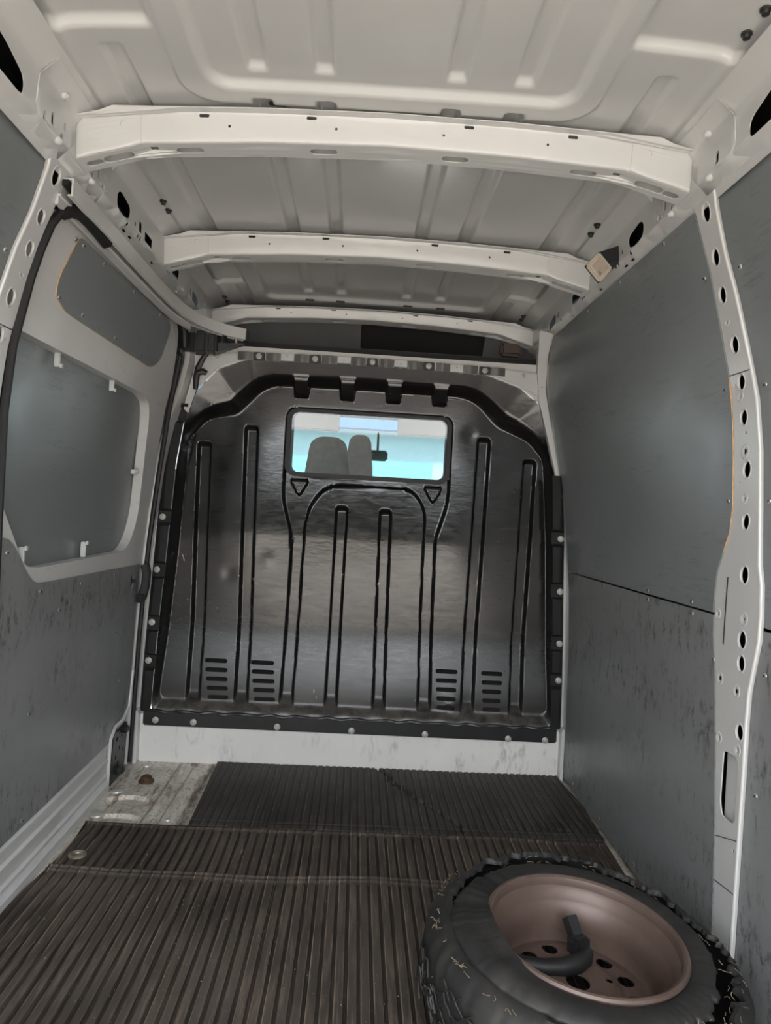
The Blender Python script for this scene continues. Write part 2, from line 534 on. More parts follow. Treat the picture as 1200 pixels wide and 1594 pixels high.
# ------------------------------------------------------------------ small shared meshes
def screw_mesh():
    b = MB()
    b.lathe([(0.0001, 0.0032), (0.003, 0.003), (0.0058, 0.0016), (0.0068, 0.0)], 12)
    b.box((0, 0, 0.0034), (0.007, 0.0014, 0.0012), m=1)
    b.box((0, 0, 0.0034), (0.0014, 0.007, 0.0012), m=1)
    return mesh_from('screw', b.v, b.f, [ZINC, DARKM], b.m)
SCREW = screw_mesh()
def bolt_mesh():
    b = MB()
    b.lathe([(0.0155, 0.0), (0.0155, 0.003), (0.0125, 0.0045), (0.0118, 0.003), (0.0092, 0.003), (0.009, 0.0085), (0.0075, 0.0095), (0.0042, 0.0095), (0.004, 0.005), (0.0001, 0.005)], 20)
    return mesh_from('bolt', b.v, b.f, [BOLT], b.m)
BOLTM = bolt_mesh()
def plug_mesh():
    b = MB()
    b.lathe([(0.011, 0.0), (0.011, 0.004), (0.008, 0.006), (0.007, 0.012), (0.003, 0.0135), (0.0001, 0.0135)], 14)
    return mesh_from('plug', b.v, b.f, [BLACKP], b.m)
PLUG = plug_mesh()

# ================================================================== SETTING
# ---------------- ground and what stands outside
obj('ground', [(-120, -120, -0.62), (120, -120, -0.62), (120, 120, -0.62), (-120, 120, -0.62)], [(0, 1, 2, 3)], GROUND, kind='structure')

# ---------------- load floor: pressed steel, ribs and ovals where it is bare
def floor_height(x, y):
    z = np.zeros_like(x)
    def bead(x0, x1, y0, y1, h, e=0.008):
        return h * sm((x - x0) / e) * sm((x1 - x) / e) * sm((y - y0) / e) * sm((y1 - y) / e)
    z += bead(-.575, -.545, 2.40, 3.04, -0.008)
    z += bead(-.645, -.60, 2.3, 3.01, 0.006)
    z += bead(-.70, -.672, 2.3, 2.82, 0.006)
    z += bead(-.70, -.672, 2.93, 3.05, 0.007)
    z += bead(-.53, -.50, 2.3, 3.06, 0.007)
    for cx, cy in ((-.80, 2.66), (-.79, 2.50)):
        r = np.hypot((x - cx) / 0.085, (y - cy) / 0.05)
        z += -0.014 * sm((1.0 - r) / 0.16)
    return z
xs = np.concatenate([[-.99, -.94], np.linspace(-.905, -.44, 130), np.linspace(-.43, .905, 30), [.94, .99]])
ys = np.concatenate([np.linspace(-.1, 2.3, 20), np.linspace(2.31, 3.09, 180)])
X, Y = np.meshgrid(xs, ys)
Zf = floor_height(X, Y)
nx, ny = len(xs), len(ys)
floor = obj('floor', np.c_[X.ravel(), Y.ravel(), Zf.ravel()], [(j * nx + i, j * nx + i + 1, (j + 1) * nx + i + 1, (j + 1) * nx + i) for j in range(ny - 1) for i in range(nx - 1)], BARE, kind='structure', recalc=False)
b = MB()
b.lathe([(0.03, 0.0), (0.03, 0.006), (0.021, 0.012), (0.021, 0.02), (0.012, 0.026), (0.0001, 0.026)], 18, Matrix.Translation((-.786, 2.843, 0.0)))
b.build('floor_bolt', simple('rusty_bolt', (0.10, 0.06, 0.035), 0.7, 0.4, vary=0.4, scale=80), floor, label='rusty brown floor bolt')
for (x, y) in ((-.835, 3.02), (-.865, 2.74), (-.862, 2.53)):
    b = MB(); b.lathe([(0.024, 0.0), (0.022, 0.005), (0.012, 0.008), (0.0001, 0.008)], 16, Matrix.Translation((x, y, 0)))
    b.build('floor_rivet', BOLT, floor)
b = MB(); b.lathe([(0.012, 0.0), (0.010, 0.004), (0.0001, 0.005)], 12, Matrix.Translation((-.615, 2.50, 0.006))); b.build('floor_rivet', BOLT, floor)

# underbody skirt so that the floor has a depth
MBs = MB(); MBs.box((0, 1.5, -0.10), (1.98, 3.2, 0.10)); MBs.build('underbody', HOLE, floor)

# ---------------- outer skins of the two sides
zs = [0, .3, .6, .9, 1.05, 1.15, 1.3, 1.38, 1.46, 1.52, 1.59, 1.67, 1.74, 1.82, 1.89, 1.96, 2.02]
def skin(side):
    v = []; f = []
    yy = [-.1, .5, 1.0, 1.4, 1.77, 2.1, 2.4, 2.7, 2.9, 3.1]
    for y in yy:
        for z in zs: v.append(wp(side, y, z, -0.085))
    n = len(zs)
    for i in range(len(yy) - 1):
        for j in range(n - 1): f.append((i * n + j, (i + 1) * n + j, (i + 1) * n + j + 1, i * n + j + 1))
    return v, f
wall_left = obj('wall_left', *skin(-1), DARKM, kind='structure')
wall_right = obj('wall_right', *skin(1), DARKM, kind='structure')

# ---------------- roof skin with pressed fields, ribs and side fields
ROOF_Z = 2.056
def roof_height(x, y):
    z = ROOF_Z - 0.020 * (x / 0.71) ** 4 - 0.004 * (x / 0.71) ** 2
    def field(x0, x1, y0, y1, r, h, e):
        cx, cy = (x0 + x1) / 2, (y0 + y1) / 2
        qx = np.abs(x - cx) - ((x1 - x0) / 2 - r); qy = np.abs(y - cy) - ((y1 - y0) / 2 - r)
        d = np.hypot(np.maximum(qx, 0), np.maximum(qy, 0)) + np.minimum(np.maximum(qx, qy), 0) - r
        return h * sm(-d / e)
    # rear field (towards the doors) and its wide raised collar
    z += field(-.425, .425, .80, 1.675, .07, .020, .020)
    z += field(-.485, .475, .70, 1.735, .10, -.008, .008)
    # front field
    z += field(-.50, .505, 2.80, 3.355, .06, .018, .02)
    z += field(-.56, .56, 2.74, 3.39, .09, -.007, .008)
    def rib(cx, w, y0, y1, h, e=.010, ee=.022):
        return h * sm((w / 2 - np.abs(x - cx)) / e) * sm((y - y0) / ee) * sm((y1 - y) / ee)
    for cx in (-.303, -.155, .14, .292):
        z += rib(cx, .052, .82, 1.632, .016)
        z += rib(cx, .052, 1.70, 2.60, .016)
        z += rib(cx, .052, 2.88, 3.295, .015)
    for cx in (-.592, .582):
        z += rib(cx, .050, 1.52, 2.62, .015)
        z += rib(cx, .055, 3.17, 3.60, .014)
    # side fields
    z += field(-.735, -.485, .95, 1.475, .02, .018, .02)
    z += field(.46, .72, .95, 1.45, .02, .018, .02)
    z += field(-.735, -.565, 2.78, 3.14, .02, .015, .015)
    z += field(.565, .735, 2.78, 3.12, .02, .015, .015)
    # the long groove at either edge
    z += -.006 * np.exp(-((np.abs(x) - .675) / .012) ** 2)
    return z
xs = np.arange(-.725, .7251, .005); ys = np.arange(-.1, 3.66, .0065)
X, Y = np.meshgrid(xs, ys)
Zr = roof_height(X, Y)
K = np.clip((3.2 - Y) / 1.3, 0, 1.1)
Zr = Zr + 0.016 * X * K
nx, ny = len(xs), len(ys)
idx = np.arange(nx * ny).reshape(ny, nx)
F = np.stack([idx[:-1, :-1], idx[:-1, 1:], idx[1:, 1:], idx[1:, :-1]], -1).reshape(-1, 4)
ceiling = obj('ceiling', np.c_[X.ravel(), Y.ravel(), Zr.ravel()], F.tolist(), ROOFW, kind='structure', recalc=False, smooth=60)
for (x, y) in ((-.683, 2.282), (-.685, 2.353), (.674, 2.26), (.677, 2.332), (.67, 1.31), (.671, 1.378), (-.684, 3.32), (-.682, 3.39), (.682, 3.31), (.685, 3.365)):
    z = float(roof_height(np.array(x), np.array(y)))
    inst('rubber_plug', PLUG, ceiling, (x, y, tilt(x, y, z)), (0, 0, -1))

# ---------------- roof bows
def roof_beam(y0, drop, curve, holes_x):
    """drop: extra lowering of the whole bow"""
    xk = [0, .30, .59, .60, .655, .685, .745]
    top = [2.044, 2.039, 2.026, 2.026, 2.024, 2.006, 1.998]
    bot = [1.984, 1.976, 1.958, 1.953, 1.936, 1.929, 1.912]
    def fn(u, s, d):
        a = abs(u)
        zt = np.interp(a, xk, top) - drop; zb = np.interp(a, xk, bot) - drop * curve
        # s: 0 top flange edge, .02 root, 1 lower corner, 2 rear corner of the underside, 3 back up
        if s <= 0:
            p = (y0 + s * 0.022, zt); nrm = (0, -1)
        elif s <= 1:
            t = s; h = zt - zb
            yy = y0 + 0.012 * t; zz = zt - h * t
            p = (yy, zz); nrm = (-1, 0)
            if s > 0.9: k = (s - 0.9) / 0.1; p = (y0 + 0.0108 + .006 * k * k + .002 * k, zt - h * (0.9 + 0.1 * math.sin(k * math.pi / 2)) ); nrm = (-0.7, -0.7)
        elif s <= 2:
            t = s - 1
            p = (y0 + 0.019 + 0.058 * t, zb - 0.004 * t); nrm = (0, -1)
        else:
            t = s - 2
            p = (y0 + 0.077 + 0.008 * t, zb - 0.004 + (zt - zb) * t); nrm = (1, 0)
        yy = p[0] - nrm[0] * d; zz = p[1] - nrm[1] * d
        return (u, yy, tilt(u, yy, zz))
    holes = []
    for hx in holes_x: holes.append([(hx + px, 1.5 + py / 0.058) for px, py in rrect(-.033, -.012, .033, .012, .0119, 5)])
    for sgn in (-1, 1):
        holes.append([(sgn * .655 + px, 1.45 + py / 0.058) for px, py in rrect(-.036, -.014, .036, .014, .0139, 5)])
        holes.append([(sgn * .712 + px, 1.48 + py / 0.058) for px, py in rrect(-.02, -.011, .02, .011, .0109, 5)])
        holes.append([(sgn * .568 + px, 1.32 + py / 0.058) for px, py in rrect(-.009, -.007, .009, .007, .001, 1)])
    for hx in (-.385, -.13, .13, .385):
        holes.append([(hx + px, .45 + py / 0.066) for px, py in circle(0, 0, .0035, n=8)])
        holes.append([(hx + .06 * (1 if hx > 0 else -1) + px, .10 + py / 0.066) for px, py in rrect(-.012, -.004, .012, .004, .0035, 3)])
    out = [(-.745, -1.0), (.745, -1.0), (.745, 3), (-.745, 3)]
    v, f, fm = sheet_geo(out, holes, fn, 0.0022, 0.045, [-.95, -.5, -.02, .02, .3, .6, .9, .925, .95, .975, 1.0, 1.05, 1.3, 1.6, 1.9, 2.0, 2.05, 2.5])
    o = obj('roof_beam', v, f, WHITE, ceiling, fmat=fm, smooth=38)
    # joint plates where the bow meets the side rails
    for sgn in (-1, 1):
        out2 = [(sgn * .593, -.2), (sgn * .742, -.2), (sgn * .742, 1.0), (sgn * .593, 1.0)]
        fn2 = lambda u, s, d: (lambda p: (p[0], p[1] - 0.0028 + d, p[2]))(fn(u, max(s, 0.0), 0))
        h2 = [[(sgn * .635 + px, .35 + py / .066) for px, py in circle(0, 0, .007, n=10)]]
        v, f, fm = sheet_geo(out2, h2, fn2, 0.002, 0.02, [0.02, .3, .6, .9, .95])
        obj('beam_end_plate', v, f, WHITE, o, fmat=fm, smooth=38)
    return o
roof_beam(1.75, 0.0, 1.0, (-.485, -.16, .165, .488))
roof_beam(2.53, 0.0, 0.3, (-.485, -.16, .165, .488))
roof_beam(3.36, 0.025, 0.2, (-.485, -.16, .165, .488))

# slots of the roof skin above the bows: dark strips of sealant
for y0 in (1.742, 3.352):
    for hx in ((-.27, -.14, .135, .29) if y0 < 3 else (-.30, -.16, .15, .30)):
        m = MB(); m.box((hx, y0 - 0.012, tilt(hx, y0, float(roof_height(np.array(hx), np.array(y0))) - .003)), (0.042, 0.012, 0.006), bev=0.002)
        m.build('roof_pad', DARKM, ceiling)

# ---------------- roof side rails with their holes
RAILP = [(.690, 2.034), (.706, 2.028), (.741, 2.004), (.7445, 1.998), (.7445, 1.912), (.746, 1.906), (.750, 1.902), (.775, 1.890), (.782, 1.872)]
def rail_len():
    L = [0.0]
    for a, b_ in zip(RAILP, RAILP[1:]): L.append(L[-1] + math.hypot(b_[0] - a[0], b_[1] - a[1]))
    return L
RL = rail_len()
def rail_pt(side, y, s, d):
    s = min(max(s, 0), RL[-1])
    x = np.interp(s, RL, [p[0] for p in RAILP]); z = np.interp(s, RL, [p[1] for p in RAILP])
    x = side * (x + d)
    return (x, y, tilt(x, y, z))
def s_of_z(z):       # on the upright face
    return RL[3] + (1.998 - z)
def rail(side):
    H = []
    def q(pts): H.append([(y, s_of_z(z)) for y, z in pts])
    k = 1 if side > 0 else -1
    # long openings
    q(rounded([(1.49, 1.905), (1.49, 1.945), (1.40, 1.972), (1.10, 1.975), (1.06, 1.93), (1.10, 1.905)], .03))
    q(rounded([(2.175, 1.960), (2.085, 1.973), (2.052, 1.955), (2.055, 1.917), (2.12, 1.912), (2.165, 1.925)], .02))
    q(rounded([(2.757, 1.957), (2.68, 1.965), (2.642, 1.955), (2.645, 1.918), (2.70, 1.914), (2.745, 1.921)], .015))
    q(rounded([(3.09, 1.94), (3.00, 1.955), (2.972, 1.945), (2.974, 1.912), (3.07, 1.905)], .008))
    if side < 0: q(rrect(2.318, 1.916, 2.398, 1.946, .004, 2))
    # small ones
    for (y, z, a, b_) in ((1.622, 1.93, .010, .014), (1.582, 1.916, .008, .009), (1.684, 1.945, .006, .010), (1.672, 1.914, .010, .009), (1.874, 1.947, .006, .010), (1.862, 1.918, .009, .009),
                          (1.905, 1.94, .009, .016), (1.945, 1.947, .006, .008), (1.912, 1.916, .006, .006), (1.937, 1.92, .009, .009), (2.155, 1.905, .007, .006), (2.222, 1.932, .007, .007), (2.271, 1.94, .014, .017),
                          (2.298, 1.948, .004, .006), (2.255, 1.907, .006, .006), (2.28, 1.908, .006, .008), (2.60, 1.91, .009, .006), (2.622, 1.912, .008, .009), (2.90, 1.908, .008, .006), (2.944, 1.938, .010, .014), (3.2, 1.95, .01, .012)):
        if side > 0 and y < 1.7 and abs(y - 1.622) > .001: continue
        q(rrect(y - a, z - b_, y + a, z + b_, min(a, b_) * .6, 3))
    for y in (2.18, 2.235, 2.47, 2.80):
        H.append([(y + a, RL[7] - .012 + c) for a, c in rrect(-.012, -.004, .012, .004, .0035, 3)])
    out = [(-.1, 0), (3.62, 0), (3.62, RL[-1]), (-.1, RL[-1])]
    rows = sorted(set([RL[1], RL[2], RL[2] + .002, RL[3], RL[4] - .002, RL[4], RL[5], RL[6], RL[7], RL[3] + .03, RL[3] + .06]))
    fn = lambda u, s, d: rail_pt(side, u, s, d)
    v, f, fm = sheet_geo(out, H, fn, 0.002, 0.06, rows)
    o = obj('roof_rail', v, f, WHITE, (wall_right if side > 0 else wall_left), fmat=fm, smooth=50)
    # pressed joint plates lapped over the rail
    for (ya, yb) in ((1.555, 1.745), (1.835, 1.99)):
        o2 = [(ya, RL[1] + .004), (yb + .01, RL[1] + .004), (yb - .02, RL[7]), (ya - .02, RL[7])]
        hh = [h for h in H if inside(o2, np.array(h)).all() and dist_poly(o2, np.array(h)).min() > .002]
        fp = lambda u, s, d: rail_pt(side, u, s, d - .0035)
        v, f, fm = sheet_geo(o2, hh, fp, 0.003, 0.05, rows)
        obj('joint_plate', v, f, WHITE, o, fmat=fm, smooth=50)
    # little white pressed ears
    for (y, s) in ((1.66, RL[2]), (1.66, RL[6]), (1.865, RL[6])):
        p = Vector(rail_pt(side, y, s, -.006))
        m = MB(); m.lathe([(0.010, 0), (0.006, .008), (0.0001, .010)], 10, Matrix.Translation(p) @ Vector((0, 0, 1)).rotation_difference(Vector((-side, -.4, -.6))).to_matrix().to_4x4())
        m.build('pressed_ear', WHITE, o)
    # dark space behind the openings
    m = MB()
    v = []; f = []
    for y in (-.1, 3.6):
        for x, z in ((.865, 1.80), (.82, 2.10), (0, 2.12)): v.append((side * x, y, tilt(side * x, y, z)))
    m.add(v, [(0, 1, 4, 3), (1, 2, 5, 4)])
    m.build('rail_backing', HOLE, o, recalc=False)
    return o
rail_r = rail(1); rail_l = rail(-1)

# ---------------- pillars with punched holes
def pillar(side):
    fr = [(1.796, 1.90), (1.786, 1.823), (1.773, 1.728), (1.770, 1.633), (1.768, 1.546), (1.765, 1.482), (1.757, 1.394), (1.749, 1.267), (1.743, 1.156), (1.75, 1.093), (1.775, 1.044), (1.797, .994), (1.804, .929), (1.798, .832), (1.782, .755), (1.762, .60), (1.745, .434), (1.735, .312), (1.725, .149), (1.72, 0.0)]
    re = [(1.695, 1.90), (1.704, 1.86), (1.703, 1.753), (1.686, 1.655), (1.678, 1.548), (1.672, 1.481), (1.656, 1.41), (1.642, 1.29), (1.633, 1.171), (1.619, 1.024), (1.606, .98), (1.600, .909), (1.602, .852), (1.617, .79), (1.631, .727), (1.635, .653), (1.635, .55), (1.638, .4), (1.642, .19), (1.645, 0.0)]
    out = fr[::-1] + re
    H = []
    rr = [(1.745, 1.858, .019), (1.740, 1.754, .0165), (1.738, 1.670, .0165), (1.721, 1.548, .0175), (1.716, 1.458, .0165), (1.707, 1.372, .0165), (1.689, 1.246, .0175), (1.683, 1.122, .0165), (1.674, .997, .018), (1.667, .845, .018), (1.665, .790, .0165), (1.655, .632, .0165), (1.678, .722, .010), (1.757, .735, .010)]
    for y, z, r in rr: H.append(circle(y, z, r * .92, r * 1.15, 16))
    for y, z, r in ((1.739, 1.606, .004), (1.747, 1.455, .004), (1.722, 1.425, .0035), (1.721, 1.215, .004), (1.694, 1.178, .005), (1.664, .894, .005), (1.784, .89, .005), (1.76, .95, .003), (1.747, .591, .005), (1.66, .588, .005), (1.654, .355, .005), (1.658, .331, .004), (1.70, 1.335, .005)):
        H.append(circle(y, z, r, n=8))
    H.append(rrect(1.692, 1.275, 1.708, 1.305, .003, 2))
    H.append(rounded([(1.722, .568), (1.664, .572), (1.652, .553), (1.654, .425), (1.668, .412), (1.715, .414), (1.726, .445)], .012))
    d0 = 0.002
    def fn(u, v, d):
        return wp(side, u, v, d0 - d)
    body = sheet('pillar', out, H, fn, 0.003, WHITE, (wall_right if side > 0 else wall_left), step=0.035, smooth=40)
    # raised rims of the holes
    for y, z, r in rr[:12]:
        m = MB(); v = []; f = []
        n = 20; prof = ((.93, -.004), (.93, .0), (.97, .0012), (1.06, .0015), (1.16, .0))
        for i in range(n):
            a = 2 * math.pi * i / n
            for k, h in prof: v.append(wp(side, y + r * k * math.cos(a), z + r * k * 1.2 * math.sin(a), d0 + h))
        kk = len(prof)
        for i in range(n):
            for j in range(kk - 1): f.append((i * kk + j, ((i + 1) % n) * kk + j, ((i + 1) % n) * kk + j + 1, i * kk + j + 1))
        obj('hole_rim', v, f, WHITE, body)
    # dished washers round the small fixing holes
    for y, z, r in ((1.739, 1.606, .012), (1.722, 1.425, .014), (1.694, 1.178, .014), (1.664, .894, .017), (1.70, 1.29, .020), (1.784, .89, .014), (1.747, .591, .015), (1.66, .588, .015), (1.757, .735, .016), (1.678, .722, .016)):
        m = MB()
        M = Matrix.Translation(wp(side, y, z, d0)) @ Vector((0, 0, 1)).rotation_difference(Vector((-side, 0, .03))).to_matrix().to_4x4()
        m.lathe([(r, 0), (r * .9, .0012), (r * .62, .0012), (r * .5, .0002), (r * .34, .0002)], 18, M)
        m.build('pressed_boss', WHITE, body)
    # the pillar's return towards the doors
    v = []; f = []
    for y, z in re:
        v += [wp(side, y, z, d0), wp(side, y + .004, z, d0 - .014)]
    for i in range(len(re) - 1): f.append((2 * i, 2 * i + 1, 2 * i + 3, 2 * i + 2))
    obj('pillar_return', v, f, WHITE, body, recalc=False)
    # rolled bright edge towards the doors
    path = [wp(side, y - .001, z, d0 - .003) for y, z in re]
    m = MB(); m.tube(path, .0048, 8); m.build('rolled_edge', WHITE, body)
    # lap joint of the upper and lower pressing
    pts = [(1.766, 1.482), (1.674, 1.481), (1.672, 1.479), (1.766, 1.480)]
    sheet('lap_joint', pts, [], lambda u, v, d: wp(side, u, v, d0 + .0015 - d), .001, DARKM, body, step=.03)
    for (za, zb) in ((.356, .386), (.25, .262)):
        pts = [(1.738, za), (1.637, zb), (1.637, zb - .0018), (1.738, za - .0018)]
        sheet('lap_joint', pts, [], lambda u, v, d: wp(side, u, v, d0 + .0012 - d), .001, DARKM, body, step=.03)
    if side > 0:
        # sprung seam of the reinforcing plate
        pts = [(1.745, .985), (1.749, .985), (1.752, .82), (1.748, .82)]
        sheet('plate_seam', pts, [], lambda u, v, d: wp(side, u, v, d0 + .0014 - d), .001, DARKM, body, step=.03)
    # the inner pressing seen through the low opening
    sheet('inner_pressing', [(1.642, .39), (1.735, .39), (1.735, .595), (1.642, .595)], [], on_wall(side, -.016), .003, WHITE, body, step=.08)
    return body
pillar_r = pillar(1); pillar_l = pillar(-1)

# ---------------- white frame the bulkhead is screwed to
def xz(Yp):
    return lambda u, v, d: (u, Yp + d, v)
fo = [(-1.0, 0), (1.0, 0), (1.0, 1.2), (.90, 1.6), (.86, 1.76), (-.86, 1.76), (-.90, 1.6), (-1.0, 1.2)]
fi = [(-.855, .195), (.862, .195), (.862, .58), (.842, .97), (.815, 1.28), (.780, 1.49), (.730, 1.593), (.640, 1.66), (.482, 1.708), (0, 1.720), (-.525, 1.710), (-.648, 1.662), (-.740, 1.56), (-.778, 1.471), (-.806, 1.254), (-.824, .929), (-.840, .632)]
wall_front = sheet('wall_front', fo, [fi], xz(3.084), .012, WHITE, step=.06, kind='structure')
trim_1 = sheet('trim_1', rounded([(-.885, 0.0), (.885, 0.0), (.885, .20), (-.885, .20)], .01), [], xz(3.068), .012, SILLW, step=.08, kind='structure')
for sx in (-1, 1):
    m = MB(); m.box((sx * .893, 3.055, .11), (.014, .05, .22), bev=.003); m.build('sill_end', WHITE, trim_1)
# narrow body strip between door seal / panel and the frame
for side in (-1, 1):
    out = [(2.99, .01), (3.085, .01), (3.085, 1.86), (2.99, 1.86)]
    sheet('front_pillar', out, [], on_wall(side, -.004), .02, WHITE, (wall_right if side > 0 else wall_left), step=.05)
# upper front corner pillars (white, bowed)
for side in (-1, 1):
    pts = [(.700, 1.90), (.760, 1.89), (.742, 1.80), (.738, 1.65), (.775, 1.48), (.815, 1.30), (.835, 1.20), (.828, 1.20), (.80, 1.30), (.755, 1.46), (.715, 1.60), (.700, 1.72)]
    if side < 0: pts = [p for p in pts if p[1] > 1.44]
    pts = [(side * x, z) for x, z in pts]
    H = [circle(side * .722, 1.66, .004, n=8)]
    sheet('corner_pillar', rounded(pts, .01, 3), H, xz(3.052), .03, WHITE, (wall_right if side > 0 else wall_left), step=.03)

# ================================================================== BULKHEAD
YB = 3.07
POUT = rounded([(-.845, .212), (.852, .212), (.852, .58), (.830, .97), (.803, 1.28), (.768, 1.49), (.722, 1.585), (.635, 1.652), (.482, 1.70), (0, 1.712), (-.525, 1.702), (-.643, 1.654), (-.731, 1.554), (-.766, 1.471), (-.794, 1.254), (-.812, .929), (-.828, .632)], .02, 3)
PIN = rounded([(-.82, .262), (.835, .262), (.825, .6), (.803, .986), (.785, 1.20), (.772, 1.36), (.700, 1.44), (.556, 1.49), (.475, 1.580), (.42, 1.612), (0, 1.618), (-.41, 1.616), (-.465, 1.590), (-.56, 1.475), (-.69, 1.455), (-.775, 1.36), (-.775, 1.20), (-.785, .90), (-.805, .6)], .03, 3)
DEPTH = .085
def bulk_depth(x, z):
    p = np.c_[x.ravel(), z.ravel()]
    din = dist_poly(PIN, p); din[inside(PIN, p)] = 0
    dout = dist_poly(POUT, p); dout[~inside(POUT, p)] = 0
    t = dout / np.maximum(dout + din, 1e-9)
    x = p[:, 0]; z = p[:, 1]
    top = sm((z - 1.37) / .10)
    amp = np.minimum(.42 * .60 * (dout + din), .055) / DEPTH
    lip = amp * t / .60 * (t < .60) + (t >= .60) * (amp + (1 - amp) * sm((t - .60) / .40))
    d = DEPTH * (sm(t) * (1 - top) + lip * top)
    # slight forward rake of the upper half, as pressed
    zz = np.maximum(z - .965, 0)
    d = d + .030 * zz * zz / (zz + .02) * sm((t - .6) / .4)        # the upper half leans a degree or two towards the cab
    d = d * (1 - .62 * sm((.62 - z) / .38))
    def slot(cxb, cxt, w, z0, z1, h, e=.013, et=.022, eb=.06):
        cx = cxb + (cxt - cxb) * (z - z0) / (z1 - z0)
        # flares out and fades at the foot
        k = sm((z - z0) / eb)
        ww = w * (1 + .10 * (1 - k))
        top = z1 - np.maximum(0, (np.abs(x - cx) - ww * .25)) * .4
        return h * sm((ww / 2 - np.abs(x - cx)) / e) * k * sm((top - z) / et)
    g = np.zeros_like(d)
    for s_ in (slot(-.680, -.704, .064, .235, 1.358, .026), slot(-.478, -.506, .064, .240, 1.440, .026), slot(-.097, -.096, .060, .240, 1.112, .026),
               slot(.108, .094, .060, .240, 1.108, .026), slot(.488, .510, .064, .240, 1.447, .026), slot(.698, .716, .064, .240, 1.362, .026),
               slot(-.287, -.278, .064, .240, 1.05, .026, et=.08), slot(.303, .291, .064, .240, 1.08, .026, et=.08)):
        g = np.maximum(g, s_)
    # the pressed collar of the window that runs down into two of the ribs
    collar = rounded([(-.362, 1.53), (-.362, 1.13), (-.318, .98), (-.318, .90), (-.250, .90), (-.250, .98), (-.232, 1.10), (-.165, 1.19), (.20, 1.195), (.26, 1.115), (.262, .98), (.262, .90), (.326, .90), (.326, .99), (.372, 1.15), (.372, 1.53)], [.05, .05, .02, .001, .001, .02, .05, .06, .06, .05, .02, .001, .001, .02, .05, .05], 5)
    P2 = p
    dc = dist_poly(collar, P2); ins = inside(collar, P2)
    c = .026 * sm(dc / .014) * ins * sm((z - .91) / .05)
    g = np.maximum(g, c)
    for sx in (-.287, .298):
        tri = rounded([(sx - .036, 1.212), (sx + .036, 1.212), (sx, 1.148)], .012, 4)
        dt = dist_poly(tri, P2); it = inside(tri, P2)
        g = g - .020 * np.where(it, 1, np.clip(1 - dt / .008, 0, 1))
    d = d + g * sm((t - .6) / .4)
    # four lugs hanging from the upper lip
    for cx in (-.298, -.099, .101, .303):
        mk = sm((.040 - .12 * np.maximum(0, 1.645 - z) - np.abs(x - cx)) / .010) * sm((z - 1.568) / .016) * sm((1.70 - z) / .02)
        d = d * (1 - mk) + np.minimum(d, .022 + .045 * sm((1.645 - z) / .08)) * mk
    # knocks and dents
    for dx, dz, r, h in ((-.566, .79, .03, .0015), (-.40, .86, .03, -.001), (.45, 1.45, .03, .0015), (.42, .285, .05, -.010)):
        d = d + h * np.exp(-((x - dx) ** 2 + (z - dz) ** 2) / r ** 2)
    n1 = np.array([mnoise.noise(Vector((a * 3.1, b_ * 3.7, 2.0))) for a, b_ in zip(x[::1], z[::1])]) if len(x) < 400000 else 0
    d = d + .0022 * n1 * t
    # crumpled lower edge
    d = d + .003 * np.sin(x * 47) * np.exp(-((z - .232) / .012) ** 2) * (np.abs(x) < .75)
    return d
bulkhead = empty('bulkhead', (0, YB, .15), 'glossy black pressed bulkhead with long vertical grooves and a small window', 'partition')
WIN = rrect(-.352, 1.236, .362, 1.522, .040, 6)
VENTS = []
for x0, x1 in ((-.643, -.548), (-.447, -.349), (.347, .443), (.546, .639)):
    for k in range(5):
        zc = .425 - k * .0375 - .003 * k * 0
        VENTS.append(rrect(x0 + .006 * k * (1 if x0 < 0 else .4), zc - .013, x1 + .004 * k * (1 if x0 < 0 else -.4), zc + .005, .008, 3))
def build_panel():
    gx = np.arange(-.848, .8561, .0028); gz = np.arange(.208, 1.7161, .0068)
    g = np.array([(a, c) for c in gz for a in gx])
    Pd = densify(POUT, .012)
    cons = [Pd, WIN] + VENTS
    ok = inside(POUT, g) & (dist_poly(POUT, g) > .003)
    for h in cons[1:]:
        a = np.array(h); x0, z0 = a.min(0) - .006; x1, z1 = a.max(0) + .006
        near = (g[:, 0] > x0) & (g[:, 0] < x1) & (g[:, 1] > z0) & (g[:, 1] < z1) & ok
        ii = np.nonzero(near)[0]
        q = g[ii]
        ok[ii] = ~inside(h, q) & (dist_poly(h, q) > .0025)
    G = g[ok]
    v2 = []; ed = []
    for c in cons:
        k = len(v2); v2 += list(c); ed += [(k + i, k + (i + 1) % len(c)) for i in range(len(c))]
    v2 += [tuple(p) for p in G]
    r = delaunay_2d_cdt([Vector(p) for p in v2], ed, [], 0, 1e-6)
    V = np.array([tuple(p) for p in r[0]]); Fs = np.array([f for f in r[2] if len(f) == 3])
    c = V[Fs].mean(1)
    keep = inside(POUT, c) & ~inside(WIN, c)
    for h in VENTS:
        a = np.array(h); x0, z0 = a.min(0); x1, z1 = a.max(0)
        near = np.nonzero((c[:, 0] > x0) & (c[:, 0] < x1) & (c[:, 1] > z0) & (c[:, 1] < z1))[0]
        keep[near] &= ~inside(h, c[near])
    Fs = Fs[keep]
    D = bulk_depth(V[:, 0], V[:, 1])
    return np.c_[V[:, 0], YB + D, V[:, 1]], Fs.tolist()
pv, pf = build_panel()
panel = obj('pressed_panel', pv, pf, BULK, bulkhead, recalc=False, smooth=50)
# dark louvre pockets behind the vents
for x0, x1 in ((-.66, -.53), (-.46, -.33), (.33, .46), (.53, .66)):
    m = MB(); m.box(((x0 + x1) / 2, YB + .16, .31), (x1 - x0, .08, .30)); m.build('vent_pocket', HOLE, bulkhead)
